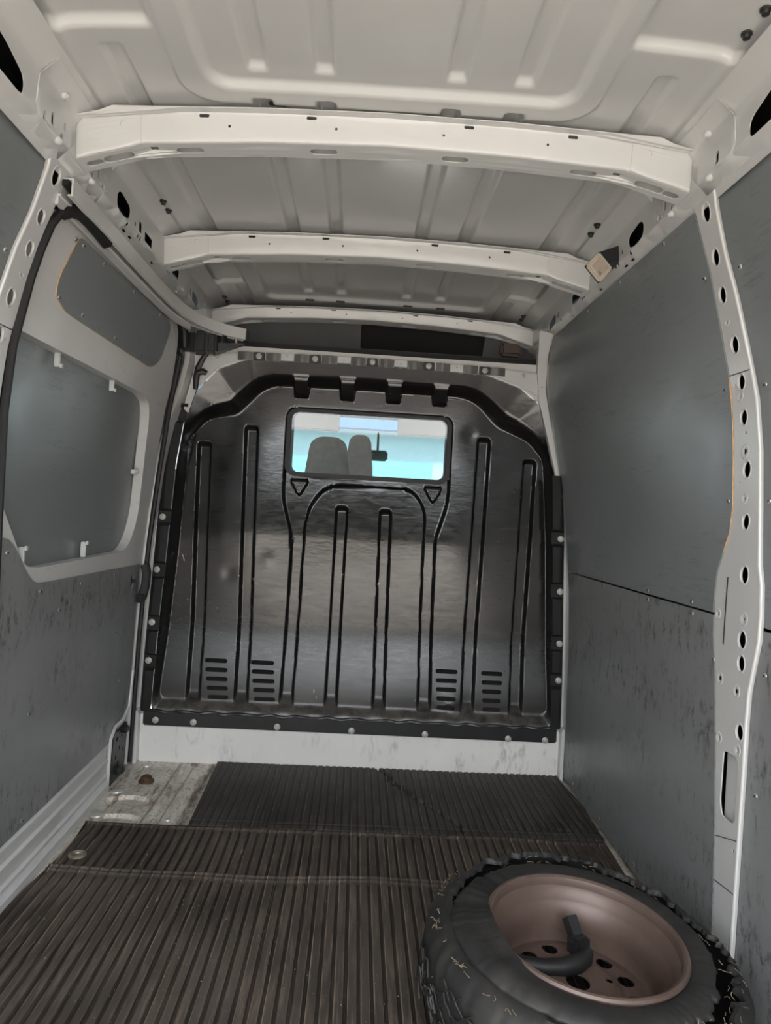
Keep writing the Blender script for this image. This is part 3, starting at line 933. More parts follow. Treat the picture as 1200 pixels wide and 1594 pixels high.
# window: rubber frame, glass
yw = YB + DEPTH + .032
fr_out = rrect(-.360, 1.228, .370, 1.530, .046, 7); fr_in = rrect(-.326, 1.250, .340, 1.508, .028, 7)
sheet('window_rubber', rrect(-.356, 1.232, .366, 1.526, .044, 7), [rrect(-.338, 1.246, .349, 1.514, .032, 7)], xz(yw - .012), .03, BLACK, bulkhead, step=.05)
wf = sheet('window_border', fr_out, [fr_in], xz(yw + .012), .004, BLACKP, bulkhead, step=.05)
sheet('window_pane', fr_out, [], xz(yw + .006), .004, GLASS, bulkhead, step=.2)
# stepped flange with its fixing tabs: sides
def side_flange(side):
    o = [(.857, 1.035), (.868, .79), (.878, .576), (.884, .41), (.892, .225)] if side < 0 else [(.862, 1.035), (.875, .79), (.885, .576), (.888, .41), (.892, .225)]
    zz = [.225, .41, .576, .79, 1.035, 1.25, 1.456, 1.56]
    xo = [.890, .886, .880, .870, .860, .842, .812, .775]
    xi = [.838, .834, .828, .815, .803, .790, .764, .735]
    tabs = [1.454, 1.024, .801, .579, .42]
    v = []; f = []
    zl = np.arange(.215, 1.50 if side < 0 else 1.29, .006)
    for z in zl:
        a = np.interp(z, zz, xi); b_ = np.interp(z, zz, xo)
        tab = min(abs(z - t) for t in tabs)
        raise_ = float(sm((tab - .026) / .010))
        for k in range(7):
            t = k / 6
            y = YB - .004 - .022 * raise_ * float(sm((1 - t) / .25)) + .006 * t
            v.append((side * (a + (b_ - a) * t), y, z))
    for i in range(len(zl) - 1):
        for k in range(6): f.append((i * 7 + k, i * 7 + k + 1, (i + 1) * 7 + k + 1, (i + 1) * 7 + k))
    obj('side_flange', v, f, BLACK, bulkhead, recalc=False, smooth=30)
for s_ in (-1, 1): side_flange(s_)
# lower bar
m = MB(); m.box((0, YB - .006, .184), (1.745, .012, .064), bev=.005); m.build('lower_flange', BLACKP, bulkhead)
m = MB(); m.tube([(-.86 + i * .0172, YB - .006 + .004 * math.sin(i * 1.3), .212 + .003 * math.sin(i * .9)) for i in range(101)], .007, 7); m.build('lower_lip', BLACKP, bulkhead)
for x, z in ((-.82, .177), (-.663, .174), (-.314, .170), (-.002, .168), (.309, .166), (.664, .163), (.822, .163)):
    inst('bolt', BOLTM, bulkhead, (x, YB - .0125, z), (0, -1, 0), scale=.86)
for x, z in ((-.819, 1.454), (-.839, 1.024), (-.851, .803), (-.859, .582), (-.864, .422), (.843, 1.023), (.853, .798), (.863, .576), (.867, .419)):
    inst('bolt', BOLTM, bulkhead, (x, YB - .005, z), (0, -1, 0), scale=.86)
# top flange: white strip with black fixing tabs
to = [(-.742, 1.640), (-.700, 1.700), (-.640, 1.719), (-.486, 1.731), (0, 1.742), (.486, 1.733), (.735, 1.716), (.742, 1.640), (.70, 1.628), (.635, 1.668), (.55, 1.695), (.482, 1.706), (0, 1.718), (-.482, 1.706), (-.55, 1.695), (-.643, 1.664), (-.70, 1.625)]
H = [circle(x, 1.724, .004, n=8) for x in (-.357, -.119, .12, .358)]
top_fl = sheet('top_flange', to, H, xz(YB - .004), .006, WHITE, bulkhead, step=.04)
CLIPM = simple('flange_black', (.13, .127, .123), .2, coat=.6, vary=.2, scale=18)
for x0, x1 in ((-.565, -.502), (-.448, -.385), (-.330, -.268), (-.214, -.147), (-.092, -.027), (.027, .092), (.147, .214), (.268, .330), (.385, .448), (.502, .565)):
    v = []; f = []
    for i in range(13):
        xx = x0 + (x1 - x0) * i / 12
        y = YB - .0055 - .0055 * math.sin(i / 12 * math.pi) ** 2
        zc = 1.725 - .012 * abs(xx) ** 1.5 * 1.4
        for z in (zc - .020, zc + .015): v.append((xx, y, z))
    for i in range(12): f.append((2 * i, 2 * i + 2, 2 * i + 3, 2 * i + 1))
    obj('flange_clip', v, f, CLIPM, bulkhead, recalc=False)
for x in (-.475, -.241, 0.0, .238, .477):
    zc = 1.725 - .012 * abs(x) ** 1.5 * 1.4
    m = MB(); m.box((x, YB - .010, zc - .003), (.050, .010, .034), bev=.003); m.build('fixing_tab', BLACKP, bulkhead)
    inst('bolt', BOLTM, bulkhead, (x, YB - .0155, zc - .003), (0, -1, 0), scale=.8)
for x in (-.649, .642):
    inst('bolt', BOLTM, bulkhead, (x, YB - .005, 1.708), (0, -1, 0), scale=.6)

# ================================================================== LINING PANELS
def lining(name, side, outline, d0, mat, label, group, screws, thick=.009):
    y0 = min(p[0] for p in outline); z0 = min(p[1] for p in outline)
    root = empty(name, wp(side, sum(p[0] for p in outline) / len(outline), z0, d0), label, 'wall panel', group)
    v, f, fm = sheet_geo(outline, [], on_wall(side, d0), thick, .06, edge_mat=1)
    fm = [1 if (k and all(1.04 < v[i][2] < 1.50 and v[i][1] < 1.85 for i in q)) else 0 for k, q in zip(fm, f)]
    obj('board', v, f, [mat, PLYWOOD], root, fmat=fm, smooth=40)
    for (y, z) in screws:
        inst('screw', SCREW, root, wp(side, y, z, d0), (-side, 0, .05 if z < 1.4 else -.25), random.random())
    return root
FR = [(1.797, 1.878), (1.788, 1.823), (1.775, 1.728), (1.772, 1.633), (1.770, 1.546), (1.767, 1.482), (1.759, 1.394), (1.751, 1.267), (1.745, 1.156), (1.752, 1.093), (1.777, 1.044), (1.799, .994), (1.806, .929)]
FRL = [(1.800, .832), (1.784, .755), (1.764, .60), (1.747, .434), (1.737, .312), (1.727, .149), (1.722, .03)]
gname = 'grey boards lining the right side'
lining('lining_panel', 1, FR[::-1] + [(3.05, 1.878), (3.022, 1.773), (3.005, 1.662), (3.042, 1.456), (3.042, 1.28), (3.02, .890), (1.806, .890)], .0045, PLY_CLEAN,
       'large grey upper board on the right, in front of the holed white pillar', gname,
       [(1.973, 1.866), (2.295, 1.863), (2.6, 1.855), (2.902, 1.848), (1.80, 1.725), (1.785, 1.45), (1.762, 1.172), (2.882, .900), (2.59, .900), (2.204, .901), (1.92, .902)])
lining('lining_panel', 1, [(1.804, .884), (3.02, .884), (3.0, .593), (3.02, .02), (1.722, .02)] + FRL[::-1], .004, PLY_WORN,
       'scuffed grey lower board on the right, between the seam and the rubber mats', gname,
       [(2.883, .874), (2.59, .874), (2.202, .873), (1.915, .872), (1.79, .773), (2.887, .045), (2.559, .045), (2.224, .045)])
lining('lining_panel', 1, [(.1, .884), (1.602, .884), (1.635, 1.02), (1.65, 1.17), (1.66, 1.29), (1.675, 1.41), (1.69, 1.48), (1.70, 1.56), (1.715, 1.66), (1.725, 1.88), (.1, 1.88)], -.013, PLY_CLEAN,
       'grey upper board at the right edge, behind the holed white pillar', gname, [(1.67, 1.713), (1.64, 1.44), (1.615, 1.171)])
lining('lining_panel', 1, [(.1, .02), (1.66, .02), (1.655, .4), (1.652, .65), (1.634, .79), (1.620, .85), (1.617, .876), (.1, .876)], -.013, PLY_WORN,
       'scuffed grey lower board at the right edge, beside the torn tyre', gname, [(1.59, .779), (1.60, .505)])
lining('lining_panel', -1, [(.1, .02), (1.66, .02), (1.652, .65), (1.634, .79), (1.607, .90), (1.635, 1.02), (1.65, 1.17), (1.66, 1.29), (1.675, 1.41), (1.69, 1.48), (1.70, 1.56), (1.715, 1.66), (1.725, 1.88), (.1, 1.88)], -.013, PLY_CLEAN,
       'grey board at the upper left edge, behind the left pillar', None, [(1.485, 1.862), (1.67, 1.64)])

# ================================================================== SLIDING DOOR (left)
door = empty('door_1', (-.87, 2.4, .02), 'closed sliding side door in white paint with grey boards', None, None, 'structure')
DD = -.012
mid_open = rounded([(1.80, 1.495), (2.66, 1.475), (2.742, 1.455), (2.79, 1.379), (2.862, 1.035), (2.81, .935), (2.74, .895), (2.03, .890), (1.955, .90), (1.80, 1.09)], [.01, .03, .03, .05, .06, .04, .03, .05, .05, .06], 4)
up_ply = rounded([(1.955, 1.792), (2.72, 1.772), (2.748, 1.74), (2.70, 1.60), (2.64, 1.566), (1.99, 1.588), (1.922, 1.613), (1.915, 1.66)], [.03, .03, .03, .05, .04, .03, .03, .04], 4)
skin_out = [(1.775, .15), (2.74, .15), (2.80, .20), (2.975, .22), (2.985, .93), (2.98, 1.193), (2.92, 1.449), (2.86, 1.647), (2.84, 1.80), (2.60, 1.835), (1.90, 1.84), (1.80, 1.80), (1.775, 1.68)]
sheet('door_frame', skin_out, [mid_open], on_wall(-1, DD), .035, DOORW, door, step=.05)
sheet('upper_board', up_ply, [], on_wall(-1, DD + .004), .0035, [PLY_CLEAN, PLYWOOD], door, step=.05, edge_mat=1, label='grey board with a bare wood edge')
sheet('middle_board', [(1.74, .86), (2.90, .86), (2.90, 1.52), (1.74, 1.53)], [], on_wall(-1, DD - .036), .009, PLY_CLEAN, door, step=.06)
low_ply = rounded([(1.775, .985), (1.854, .979), (1.897, .949), (1.958, .886), (2.010, .850), (2.081, .845), (2.872, .833), (2.940, .832), (2.960, .30), (2.945, .215), (2.86, .195), (2.78, .212), (2.742, .178), (1.775, .178)], [.001, .03, .03, .03, .03, .03, .001, .003, .05, .03, .04, .03, .02, .001], 3)
sheet('lower_board', low_ply, [circle(2.861, .771, .018, .030, 14)], on_wall(-1, DD + .006), .0055, [PLY_WORN, PLYWOOD], door, step=.06, edge_mat=0, label='scuffed grey board')
for (y, z) in ((1.938, 1.775), (1.985, 1.775), (1.940, 1.612), (2.123, 1.772), (2.366, 1.764), (2.079, 1.603), (2.310, 1.593), (2.53, 1.587), (2.62, 1.757)):
    inst('screw', SCREW, door, wp(-1, y, z, DD + .004), (1, 0, -.25), random.random())
for (y, z) in ((2.048, .823), (2.338, .815), (2.649, .812), (2.184, .754), (1.847, .942), (2.024, .489), (2.021, .197), (2.80, .40), (2.70, .60)):
    inst('screw', SCREW, door, wp(-1, y, z, DD + .006), (1, 0, .05), random.random())
# clear clips holding the middle board
for (y, z, s_) in ((2.060, 1.475, 1), (2.435, 1.470, 1), (1.975, .925, -1), (2.397, .920, -1), (2.79, 1.195, 0)):
    p = Vector(wp(-1, y, z, DD - .018))
    m = MB(); m.box(p, (.016, .011, .050) if s_ else (.018, .024, .018), bev=.002)
    m.box(p + Vector((.012, 0, -.022 * s_)), (.006, .012, .012), bev=.001)
    m.build('board_clip', CLIP, door)
# ribbed lower sill of the door
v = []; f = []
zl = [0.0, .03, .05, .055, .062, .068, .085, .105, .110, .117, .123, .140, .150, .155, .165, .180]
dl = [.006, .006, .006, .012, .012, .004, .004, .004, .010, .010, .002, .002, .002, .008, .008, .0]
yl = [.8, 1.2, 1.6, 2.0, 2.4, 2.70, 2.735]
for y in yl:
    for z, d in zip(zl, dl): v.append(wp(-1, y, z, DD + d + (.012 if z < .05 else 0)))
n = len(zl)
for i in range(len(yl) - 1):
    for j in range(n - 1): f.append((i * n + j, (i + 1) * n + j, (i + 1) * n + j + 1, i * n + j + 1))
obj('door_sill', v, f, DOORW, door, recalc=False, smooth=25)
# raised border at the end of the sill
m = MB(); m.tube([wp(-1, 2.745, z, DD + .008) for z in (.0, .06, .12, .16, .19)] + [wp(-1, 2.79, .222, DD + .008), wp(-1, 2.88, .222, DD + .008), wp(-1, 2.955, .26, DD + .006), wp(-1, 2.975, .40, DD + .004)], .008, 8)
m.build('sill_border', DOORW, door)
# lower roller bracket
H = [circle(y, z, r, n=10) for y, z, r in ((2.83, .165, .010), (2.87, .120, .009), (2.83, .095, .010), (2.89, .16, .008), (2.86, .06, .012), (2.91, .10, .008))]
br = sheet('roller_bracket', rounded([(2.775, .0), (2.95, .0), (2.955, .20), (2.79, .195)], .015), H, on_wall(-1, -.004), .006, DARKM, door, step=.04)
m = MB()
for y, z in ((2.84, .045), (2.88, .03), (2.90, .185)):
    m.lathe([(.016, 0), (.016, .014), (.010, .02), (.0001, .02)], 12, Matrix.Translation(wp(-1, y, z, -.002)) @ Vector((0, 0, 1)).rotation_difference(Vector((1, -.2, 0))).to_matrix().to_4x4())
m.build('roller', BLACKP, door)
# latch handle and the hole of the inside lock
m = MB()
path = [wp(-1, 2.955, .832, .010), wp(-1, 2.957, .80, .020), wp(-1, 2.95, .75, .022), wp(-1, 2.935, .705, .018), wp(-1, 2.905, .700, .014)]
m.tube(path, .014, prof=[(-1, -1), (-.6, -1.3), (.6, -1.3), (1, -1), (1, 1), (.6, 1.3), (-.6, 1.3), (-1, 1)])
m.build('latch_handle', BLACKP, door)
m = MB(); m.lathe([(.007, 0), (.007, .012), (.004, .016), (.0001, .016)], 10, Matrix.Translation(wp(-1, 2.868, .772, DD + .002)) @ Vector((0, 0, 1)).rotation_difference(Vector((1, 0, 0))).to_matrix().to_4x4())
m.build('lock_knob', BLACKP, door)
sheet('lock_cavity', circle(2.861, .771, .019, .031, 14), [], on_wall(-1, DD + .0008), .0005, HOLE, door, step=.02)

# rubber seal of the doorway
seal_p = [(2.03, 1.83), (1.93, 1.838), (1.855, 1.828), (1.812, 1.80), (1.788, 1.755), (1.779, 1.69), (1.776, 1.614), (1.777, 1.445), (1.772, 1.287), (1.775, 1.10), (1.778, .8), (1.775, .4), (1.77, .02)]
seal = empty('door_seal', wp(-1, 1.775, 0.02, 0), 'black rubber seal framing the sliding door opening on the left', 'seal')
m = MB(); m.tube([wp(-1, y, z, .004) for y, z in seal_p[2:]], .011, 8); m.build('rear_seal', BLACK, seal)
m = MB(); m.tube([wp(-1, y, z, .010) for y, z in [(2.06, 1.822), (1.99, 1.832), (1.93, 1.834), (1.885, 1.830), (1.845, 1.815), (1.815, 1.79)]], [.026, .028, .026, .022, .016, .011], 8); m.build('bulged_corner', BLACK, seal)
m = MB(); m.tube([wp(-1, y, z, .006) for y, z in [(2.66, 1.825), (2.74, 1.822), (2.82, 1.81), (2.87, 1.765), (2.885, 1.70)]], [.010, .014, .016, .015, .012], 8); m.build('front_corner', BLACK, seal)
m = MB(); m.tube([wp(-1, y, z, .002) for y, z in [(2.86, 1.66), (2.925, 1.449), (2.985, 1.193), (2.995, .929), (2.996, .718), (2.993, .509), (2.998, .27), (3.0, .02)]], .010, 8); m.build('front_seal', BLACK, seal)

# slide rail under the roof rail
rp = [(-.772, 1.775, 1.848), (-.766, 2.0, 1.838), (-.757, 2.3, 1.826), (-.745, 2.6, 1.814), (-.732, 2.74, 1.810), (-.704, 2.86, 1.806), (-.655, 2.945, 1.802), (-.60, 2.995, 1.798), (-.535, 3.025, 1.794)]
sl = empty('slide_rail', (-.76, 1.8, 1.82), 'white channel rail above the sliding door, curving in towards the bulkhead', 'rail')
m = MB(); m.tube([(a, c, tilt(a, c, d)) for a, c, d in rp], .022, prof=[(1, -.9), (1, .9), (-1, .9), (-1, .35), (-.8, .35), (-.8, .7), (.8, .7), (.8, -.7), (-.8, -.7), (-.8, -.35), (-1, -.35), (-1, -.9)])
m.build('channel', WHITE, sl, smooth=20)
m = MB(); m.tube([(a, c, tilt(a, c, d) + .010) for a, c, d in rp], .009, prof=[(1, -.9), (1, .9), (-.6, .9), (-.6, -.9)]); m.build('channel_groove', HOLE, sl)
m = MB(); m.tube([(a - .018, c, tilt(a, c, d) - .030) for a, c, d in rp[:6]], .008, prof=[(1.6, -.5), (1.6, .5), (-1.6, .5), (-1.6, -.5)]); m.build('weather_strip', ROOFW, sl)
m = MB(); m.box((-.528, 3.028, 1.794), (.012, .03, .046), bev=.003); m.build('end_cap', BLACKP, sl)
m = MB(); m.lathe([(.006, 0), (.006, .03), (.010, .03), (.010, .036), (.0001, .036)], 10, Matrix.Translation((-.565, 3.01, 1.742))); m.build('stop_pin', ZINC, sl)

# upper roller arm of the door
arm = empty('door_roller_arm', (-.78, 2.96, 1.69), 'black roller arm at the top front corner of the sliding door', 'hinge')
m = MB(); m.box((-.782, 2.955, 1.735), (.018, .05, .105), bev=.006); m.build('back_plate', BLACKP, arm)
for z in (1.775, 1.697):
    m = MB(); m.lathe([(.009, 0), (.008, .006), (.0001, .008)], 10, Matrix.Translation((-.773, 2.945, z)) @ Vector((0, 0, 1)).rotation_difference(Vector((1, -.5, 0))).to_matrix().to_4x4()); m.build('plate_bolt', ZINC, arm)
m = MB(); m.box((-.745, 2.955, 1.735), (.066, .042, .074), bev=.008); m.box((-.695, 2.955, 1.735), (.062, .052, .096), bev=.014); m.box((-.652, 2.965, 1.735), (.04, .04, .078), bev=.009)
m.build('arm_block', BLACKP, arm)
m = MB(); m.add([(-.655, 2.975, 1.742), (-.53, 2.995, 1.754), (-.53, 2.995, 1.748), (-.655, 2.975, 1.700), (-.655, 3.03, 1.742), (-.53, 3.015, 1.754), (-.53, 3.015, 1.748), (-.655, 3.03, 1.700)], [(0, 1, 2, 3), (4, 5, 6, 7), (0, 1, 5, 4), (3, 2, 6, 7), (1, 2, 6, 5), (0, 3, 7, 4)])
m.build('arm_gusset', DARKM, arm)
m = MB(); m.lathe([(.022, 0), (.022, .05), (.018, .056), (.0001, .056)], 14, Matrix.Translation((-.622, 3.01, 1.745))); m.build('roller', BLACKP, arm)
# wiring in a sleeve behind it
cb = MB(); cb.tube([(-.685, 3.045, 1.72), (-.705, 3.045, 1.69), (-.722, 3.045, 1.65), (-.727, 3.045, 1.61), (-.728, 3.045, 1.56)], [.010, .011, .013, .014, .010], 8)
cb.tube([(-.722, 3.04, 1.628), (-.70, 3.04, 1.636), (-.685, 3.045, 1.630)], [.012, .014, .010], 8)
props(cb.build('wiring_sleeve', BLACKP), 'black wiring sleeve hanging below the door roller arm', 'cable')

# ================================================================== CAB SEEN ABOVE AND THROUGH THE BULKHEAD
shelf = empty('overhead_shelf', (0, 3.45, 1.80), 'dark grey overhead shelf of the cab with a black open compartment', 'shelf')
sheet('shelf_face', rounded([(-.80, 1.82), (.80, 1.82), (.78, 2.03), (-.78, 2.03)], .02), [rounded([(-.058, 1.868), (.528, 1.868), (.540, 1.985), (-.060, 1.985)], .006, 2)], xz(3.47), .006, SHELF, shelf, step=.06)
m = MB(); m.box((.235, 3.66, 1.925), (.62, .30, .15)); v = m.v; f = [q for q in m.f]
m.build('compartment', HOLE, shelf)
m = MB(); m.add([(-.80, 3.10, 1.735), (.80, 3.10, 1.735), (.80, 3.44, 1.838), (-.80, 3.44, 1.838), (-.80, 3.46, 1.862), (.80, 3.46, 1.862), (.80, 3.50, 1.864), (-.80, 3.50, 1.864), (-.80, 3.5, 1.72), (.80, 3.5, 1.72)], [(0, 1, 2, 3), (3, 2, 5, 4), (4, 5, 6, 7), (0, 1, 9, 8)])
m.build('shelf_lip', SHELF, shelf, smooth=20)
m = MB(); m.box((.655, 3.43, 1.895), (.10, .05, .06), bev=.012); m.build('shelf_end_cap', simple('brown_trim', (.10, .075, .06), .7), shelf)

cab_wall = empty('wall_cab', (0, 4.0, .2), None, None, None, 'structure')
for side in (-1, 1):
    m = MB(); m.box((side * .90, 3.9, .72), (.04, 1.6, 1.04)); m.box((side * .90, 3.9, 1.90), (.04, 1.6, .36)); m.build('cab_side', SHELF, cab_wall)
m = MB(); m.box((0, 4.15, .42), (1.8, 1.4, .06)); m.build('cab_floor', SHELF, cab_wall)
m = MB(); m.box((0, 4.36, 2.03), (1.9, 1.46, .05)); m.build('cab_roof', SHELF, cab_wall)
m = MB(); m.box((0, 4.05, 1.745), (1.74, 1.1, .04), bev=.01); m.build('headliner', HEADL, cab_wall)
m = MB(); m.box((0, 4.72, 1.10), (1.76, .40, .34), bev=.06); m.build('dashboard', SHELF, cab_wall)
sheet('window_1', [(-.88, 1.27), (.88, 1.27), (.80, 1.80), (-.80, 1.80)], [], lambda u, v, d: (u, 5.05 - .6 * (v - 1.27) + d, v), .006, GLASSF, step=.3, kind='structure')
sheet('windscreen_surround', [(-.92, 1.18), (.92, 1.18), (.88, 1.90), (-.88, 1.90)], [rrect(-.80, 1.29, .80, 1.70, .05)], lambda u, v, d: (u, 5.04 - .6 * (v - 1.27) + d, v), .03, BLACKP, cab_wall, step=.1)
def sun_visor(x0, x1, label):
    m = MB(); m.box(((x0 + x1) / 2, 4.52, 1.648), (x1 - x0, .16, .018), Matrix.Rotation(math.radians(68), 3, 'X'), bev=.006)
    props(m.build('sun_visor', HEADL), label, 'sun visor', 'sun visors')
sun_visor(-.50, -.17, 'beige sun visor on the left, seen through the bulkhead window')
sun_visor(.19, .52, 'beige sun visor on the right, seen through the bulkhead window')
def seat(x, y, w, top, label, rake=0.0):
    root = empty('cab_seat', (x, y, .58), label, 'seat', 'cab seats')
    # shell: rounded, tapering back rest
    out = rounded([(-w * .62, .60), (w * .62, .60), (w * .58, top - .28), (w * .42, top - .03), (w * .22, top), (-w * .22, top), (-w * .42, top - .03), (-w * .58, top - .28)], .05, 4)
    v, f, fm = sheet_geo(out, [], lambda u, vv, d: (x + u, y + d - .12 * (vv - 1.2) * 0.3 + .03 * (u / w) ** 2, vv), .11, .05)
    obj('back_rest', v, f, FABRIC, root, smooth=60)
    v, f, fm = sheet_geo(rounded([(-w * .50, top - .5), (w * .50, top - .5), (w * .46, top - .22), (w * .33, top - .06), (-w * .33, top - .06), (-w * .46, top - .22)], .05, 4), [], lambda u, vv, d: (x + u, y - .012 + d - .12 * (vv - 1.2) * 0.3 + .03 * (u / w) ** 2, vv), .012, .05)
    obj('back_cover', v, f, FABRIC, root, smooth=60)
seat(-.195, 3.72, .22, 1.462, 'dark seat back with a rounded top, left one behind the bulkhead window')
seat(-.035, 4.05, .145, 1.515, 'dark seat back, right one behind the bulkhead window')
m = MB(); m.box((.078, 4.6, 1.447), (.128, .03, .068), bev=.012)
rv = empty('rear_view_mirror', (.078, 4.62, 1.41), 'dark rear view mirror hanging inside the windscreen', 'mirror')
m.build('mirror_body', BLACKP, rv)
m = MB(); m.box((.078, 4.583, 1.447), (.112, .002, .054), bev=.0005); m.build('mirror_glass', simple('mirror_glass', (.55, .6, .55), .08, 1.0, vary=.02), rv)
m = MB(); m.tube([(.078, 4.62, 1.47), (.078, 4.68, 1.60)], .008, 6); m.build('mirror_stalk', BLACKP, rv)

# outside, in front of the van
hg = empty('hedge', (0, -45, -.62), 'dark tall hedge across the yard behind the van', 'hedge')
m = MB(); m.box((0, -46.5, 2.95), (160, 3, 7.2), bev=.5); m.build('foliage', simple('hedge_leaves', (.018, .022, .015), .9, vary=.5, scale=4), hg)
bd = empty('roadside_building', (2.0, 16, -.62), 'pale building with teal cladding and a blue roof edge beyond the windscreen', 'building')
m = MB(); m.box((0, 18, 1.2), (16, 4, 3.6)); m.build('building_wall', PALE, bd)
m = MB(); m.box((0, 15.9, 3.2), (16.4, .5, .7)); m.build('roof_fascia', BLUE, bd)
for cx in (-1.0, .9, 2.6, -3.2):
    m = MB(); m.box((cx, 15.96, .9), (1.3, .08, 2.6), bev=.02); m.build('shutter_door', TEAL, bd)

# ================================================================== INTERIOR LAMP
lamp = empty('interior_lamp', (.70, 2.25, 1.88), 'square beige interior lamp in a black housing on the right roof rail', 'lamp')
c0 = Vector((.676, 2.235, 1.892)); e1 = Vector((.038, .012, .046)) * 1.0; e2 = Vector((.047, .012, -.047))
nrm = e1.cross(e2).normalized()
if nrm.y > 0: nrm = -nrm
Rl = Matrix((e1.normalized(), (nrm.cross(e1)).normalized(), nrm)).transposed()
m = MB(); m.box(c0 + nrm * .006, (.068, .068, .014), Rl, bev=.005); lens = m.build('lens', LENS, lamp)
m = MB(); m.box(c0 + nrm * .0135, (.046, .044, .003), Rl, bev=.001); m.build('diffuser', simple('diffuser_beige', (.44, .36, .295), .5, vary=.1, scale=60), lens)
m = MB(); m.lathe([(.006, 0), (.005, .004), (.0001, .005)], 10, Matrix.Translation(c0 + nrm * .0145 + Rl @ Vector((-.018, -.012, 0)) * 1.0) @ Rl.to_4x4()); m.build('switch', ZINC, lens)
q = [c0 + Rl @ Vector((a * .034, b_ * .034, -.001)) for a, b_ in ((-1, -1), (1, -1), (1, 1), (-1, 1))]
w4 = [Vector((.7442, p.y + .02, min(1.998, max(1.915, p.z + .034)))) for p in q]
m = MB(); m.add(q + w4, [(0, 1, 2, 3), (4, 5, 6, 7), (0, 1, 5, 4), (1, 2, 6, 5), (2, 3, 7, 6), (3, 0, 4, 7)])
m.build('housing', BLACKP, lamp, smooth=20)

# ================================================================== RUBBER MATS
def crack_dist(x, y, line):
    p = np.c_[x.ravel(), y.ravel()]
    d = np.full(len(p), 9.0)
    for a, b_ in zip(line, line[1:]):
        a = np.array(a); e = np.array(b_) - a
        t = np.clip(((p - a) @ e) / (e @ e), 0, 1); q = p - (a + t[:, None] * e)
        d = np.minimum(d, np.hypot(q[:, 0], q[:, 1]))
    return d.reshape(x.shape)
def ribs(x, pitch, groove, depth):
    t = np.mod(x / pitch, 1.0)
    g = groove / pitch
    return -depth * sm((g / 2 - np.abs(t - .18)) / (g * .22))
def make_mat(name, xs, ys, hfun, edge_l, edge_r, mat, loc, label, group, base=0.0015):
    X, Y = np.meshgrid(xs, ys)
    # edges wander
    u = (X - xs[0]) / (xs[-1] - xs[0])
    Xw = X + (1 - u) ** 8 * edge_l(Y) + u ** 8 * edge_r(Y)
    Z = hfun(X, Y)
    nx, ny = len(xs), len(ys)
    idx = np.arange(nx * ny).reshape(ny, nx)
    F = np.stack([idx[:-1, :-1], idx[:-1, 1:], idx[1:, 1:], idx[1:, :-1]], -1).reshape(-1, 4).tolist()
    V = np.c_[Xw.ravel(), Y.ravel(), Z.ravel()]
    # skirt down to the floor
    rim = list(idx[0, :]) + list(idx[1:, -1]) + list(idx[-1, ::-1][1:]) + list(idx[::-1, 0][1:-1])
    k = len(V)
    V2 = V[rim].copy(); V2[:, 2] = base
    V = np.vstack([V, V2])
    for i in range(len(rim)):
        j = (i + 1) % len(rim)
        F.append((rim[i], rim[j], k + j, k + i))
    o = obj(name, V, F, mat, recalc=False, smooth=45, loc=loc)
    return props(o, label, 'floor mat', group)
def h_rear(x, y):
    w = .008 * np.sin(x * 5.3) + .005 * np.sin(x * 13 + 1)
    z = .0125 + .0012 * np.sin(x * 9 + y * 4) + 0 * x
    seam = 2.130 + w; edge = 2.445 + w * .6
    flat = sm((.026 - np.abs(y - seam)) / .008) + sm((y - (edge - .022)) / .008)
    flat = np.clip(flat, 0, 1)
    z = z + ribs(x, .030, .0095, .0055) * (1 - flat)
    z = z + .006 * np.exp(-((y - seam - .005) / .006) ** 2) + .004 * np.exp(-((y - seam + .012) / .005) ** 2)
    z = z + .004 * np.exp(-((y - edge + .010) / .006) ** 2)
    return z
ys_r = np.concatenate([np.arange(-.08, 1.5, .06), np.arange(1.5, 2.08, .02), np.arange(2.08, 2.18, .0035), np.arange(2.18, 2.40, .015), np.arange(2.40, 2.452, .0035)])
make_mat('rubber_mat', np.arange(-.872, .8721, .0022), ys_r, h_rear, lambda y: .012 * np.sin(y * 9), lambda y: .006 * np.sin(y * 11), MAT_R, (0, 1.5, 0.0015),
         'large brown-black ribbed rubber mat covering the rear of the load floor', 'ribbed rubber mats')
CR = [(.110, 3.075), (.150, 3.00), (.165, 2.96), (.158, 2.93), (.205, 2.85), (.235, 2.79), (.262, 2.74), (.30, 2.69), (.33, 2.635), (.365, 2.58), (.392, 2.52), (.40, 2.46)]
def h_front(x, y):
    z = .0140 + .0008 * np.sin(x * 8 + 1) + 0 * y
    z = z + .0045 * sm((x - .60) / .25) * sm((2.52 - y) / .05) * 0
    flat = sm((2.505 - y) / .008)
    z = z + ribs(x, .028, .010, .0030) * (1 - flat) * (.35 + .65 * sm((x + .17) / .03))
    z = z + .0035 * np.exp(-((y - 2.470) / .006) ** 2) + .003 * np.exp(-((y - 2.492) / .004) ** 2)
    z = z - .0025 * np.exp(-((x + .285) / .004) ** 2)
    z = z - .0150 * sm((.0105 - crack_dist(x + .004 * np.sin(y * 140), y, CR)) / .003)
    # raised pads along its near edge on the right
    z = z + .004 * sm((x - .55) / .03) * sm((2.60 - y) / .01) * sm((y - 2.515) / .01) * (np.mod(x / .036, 1) > .3)
    return np.maximum(z, .0022)
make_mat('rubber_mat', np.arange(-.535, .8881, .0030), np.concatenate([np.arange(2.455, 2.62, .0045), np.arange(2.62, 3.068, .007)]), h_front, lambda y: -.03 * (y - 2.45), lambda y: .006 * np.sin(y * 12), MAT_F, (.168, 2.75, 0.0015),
         'dark ribbed rubber mat with a jagged crack, lying against the bulkhead sill', 'ribbed rubber mats')
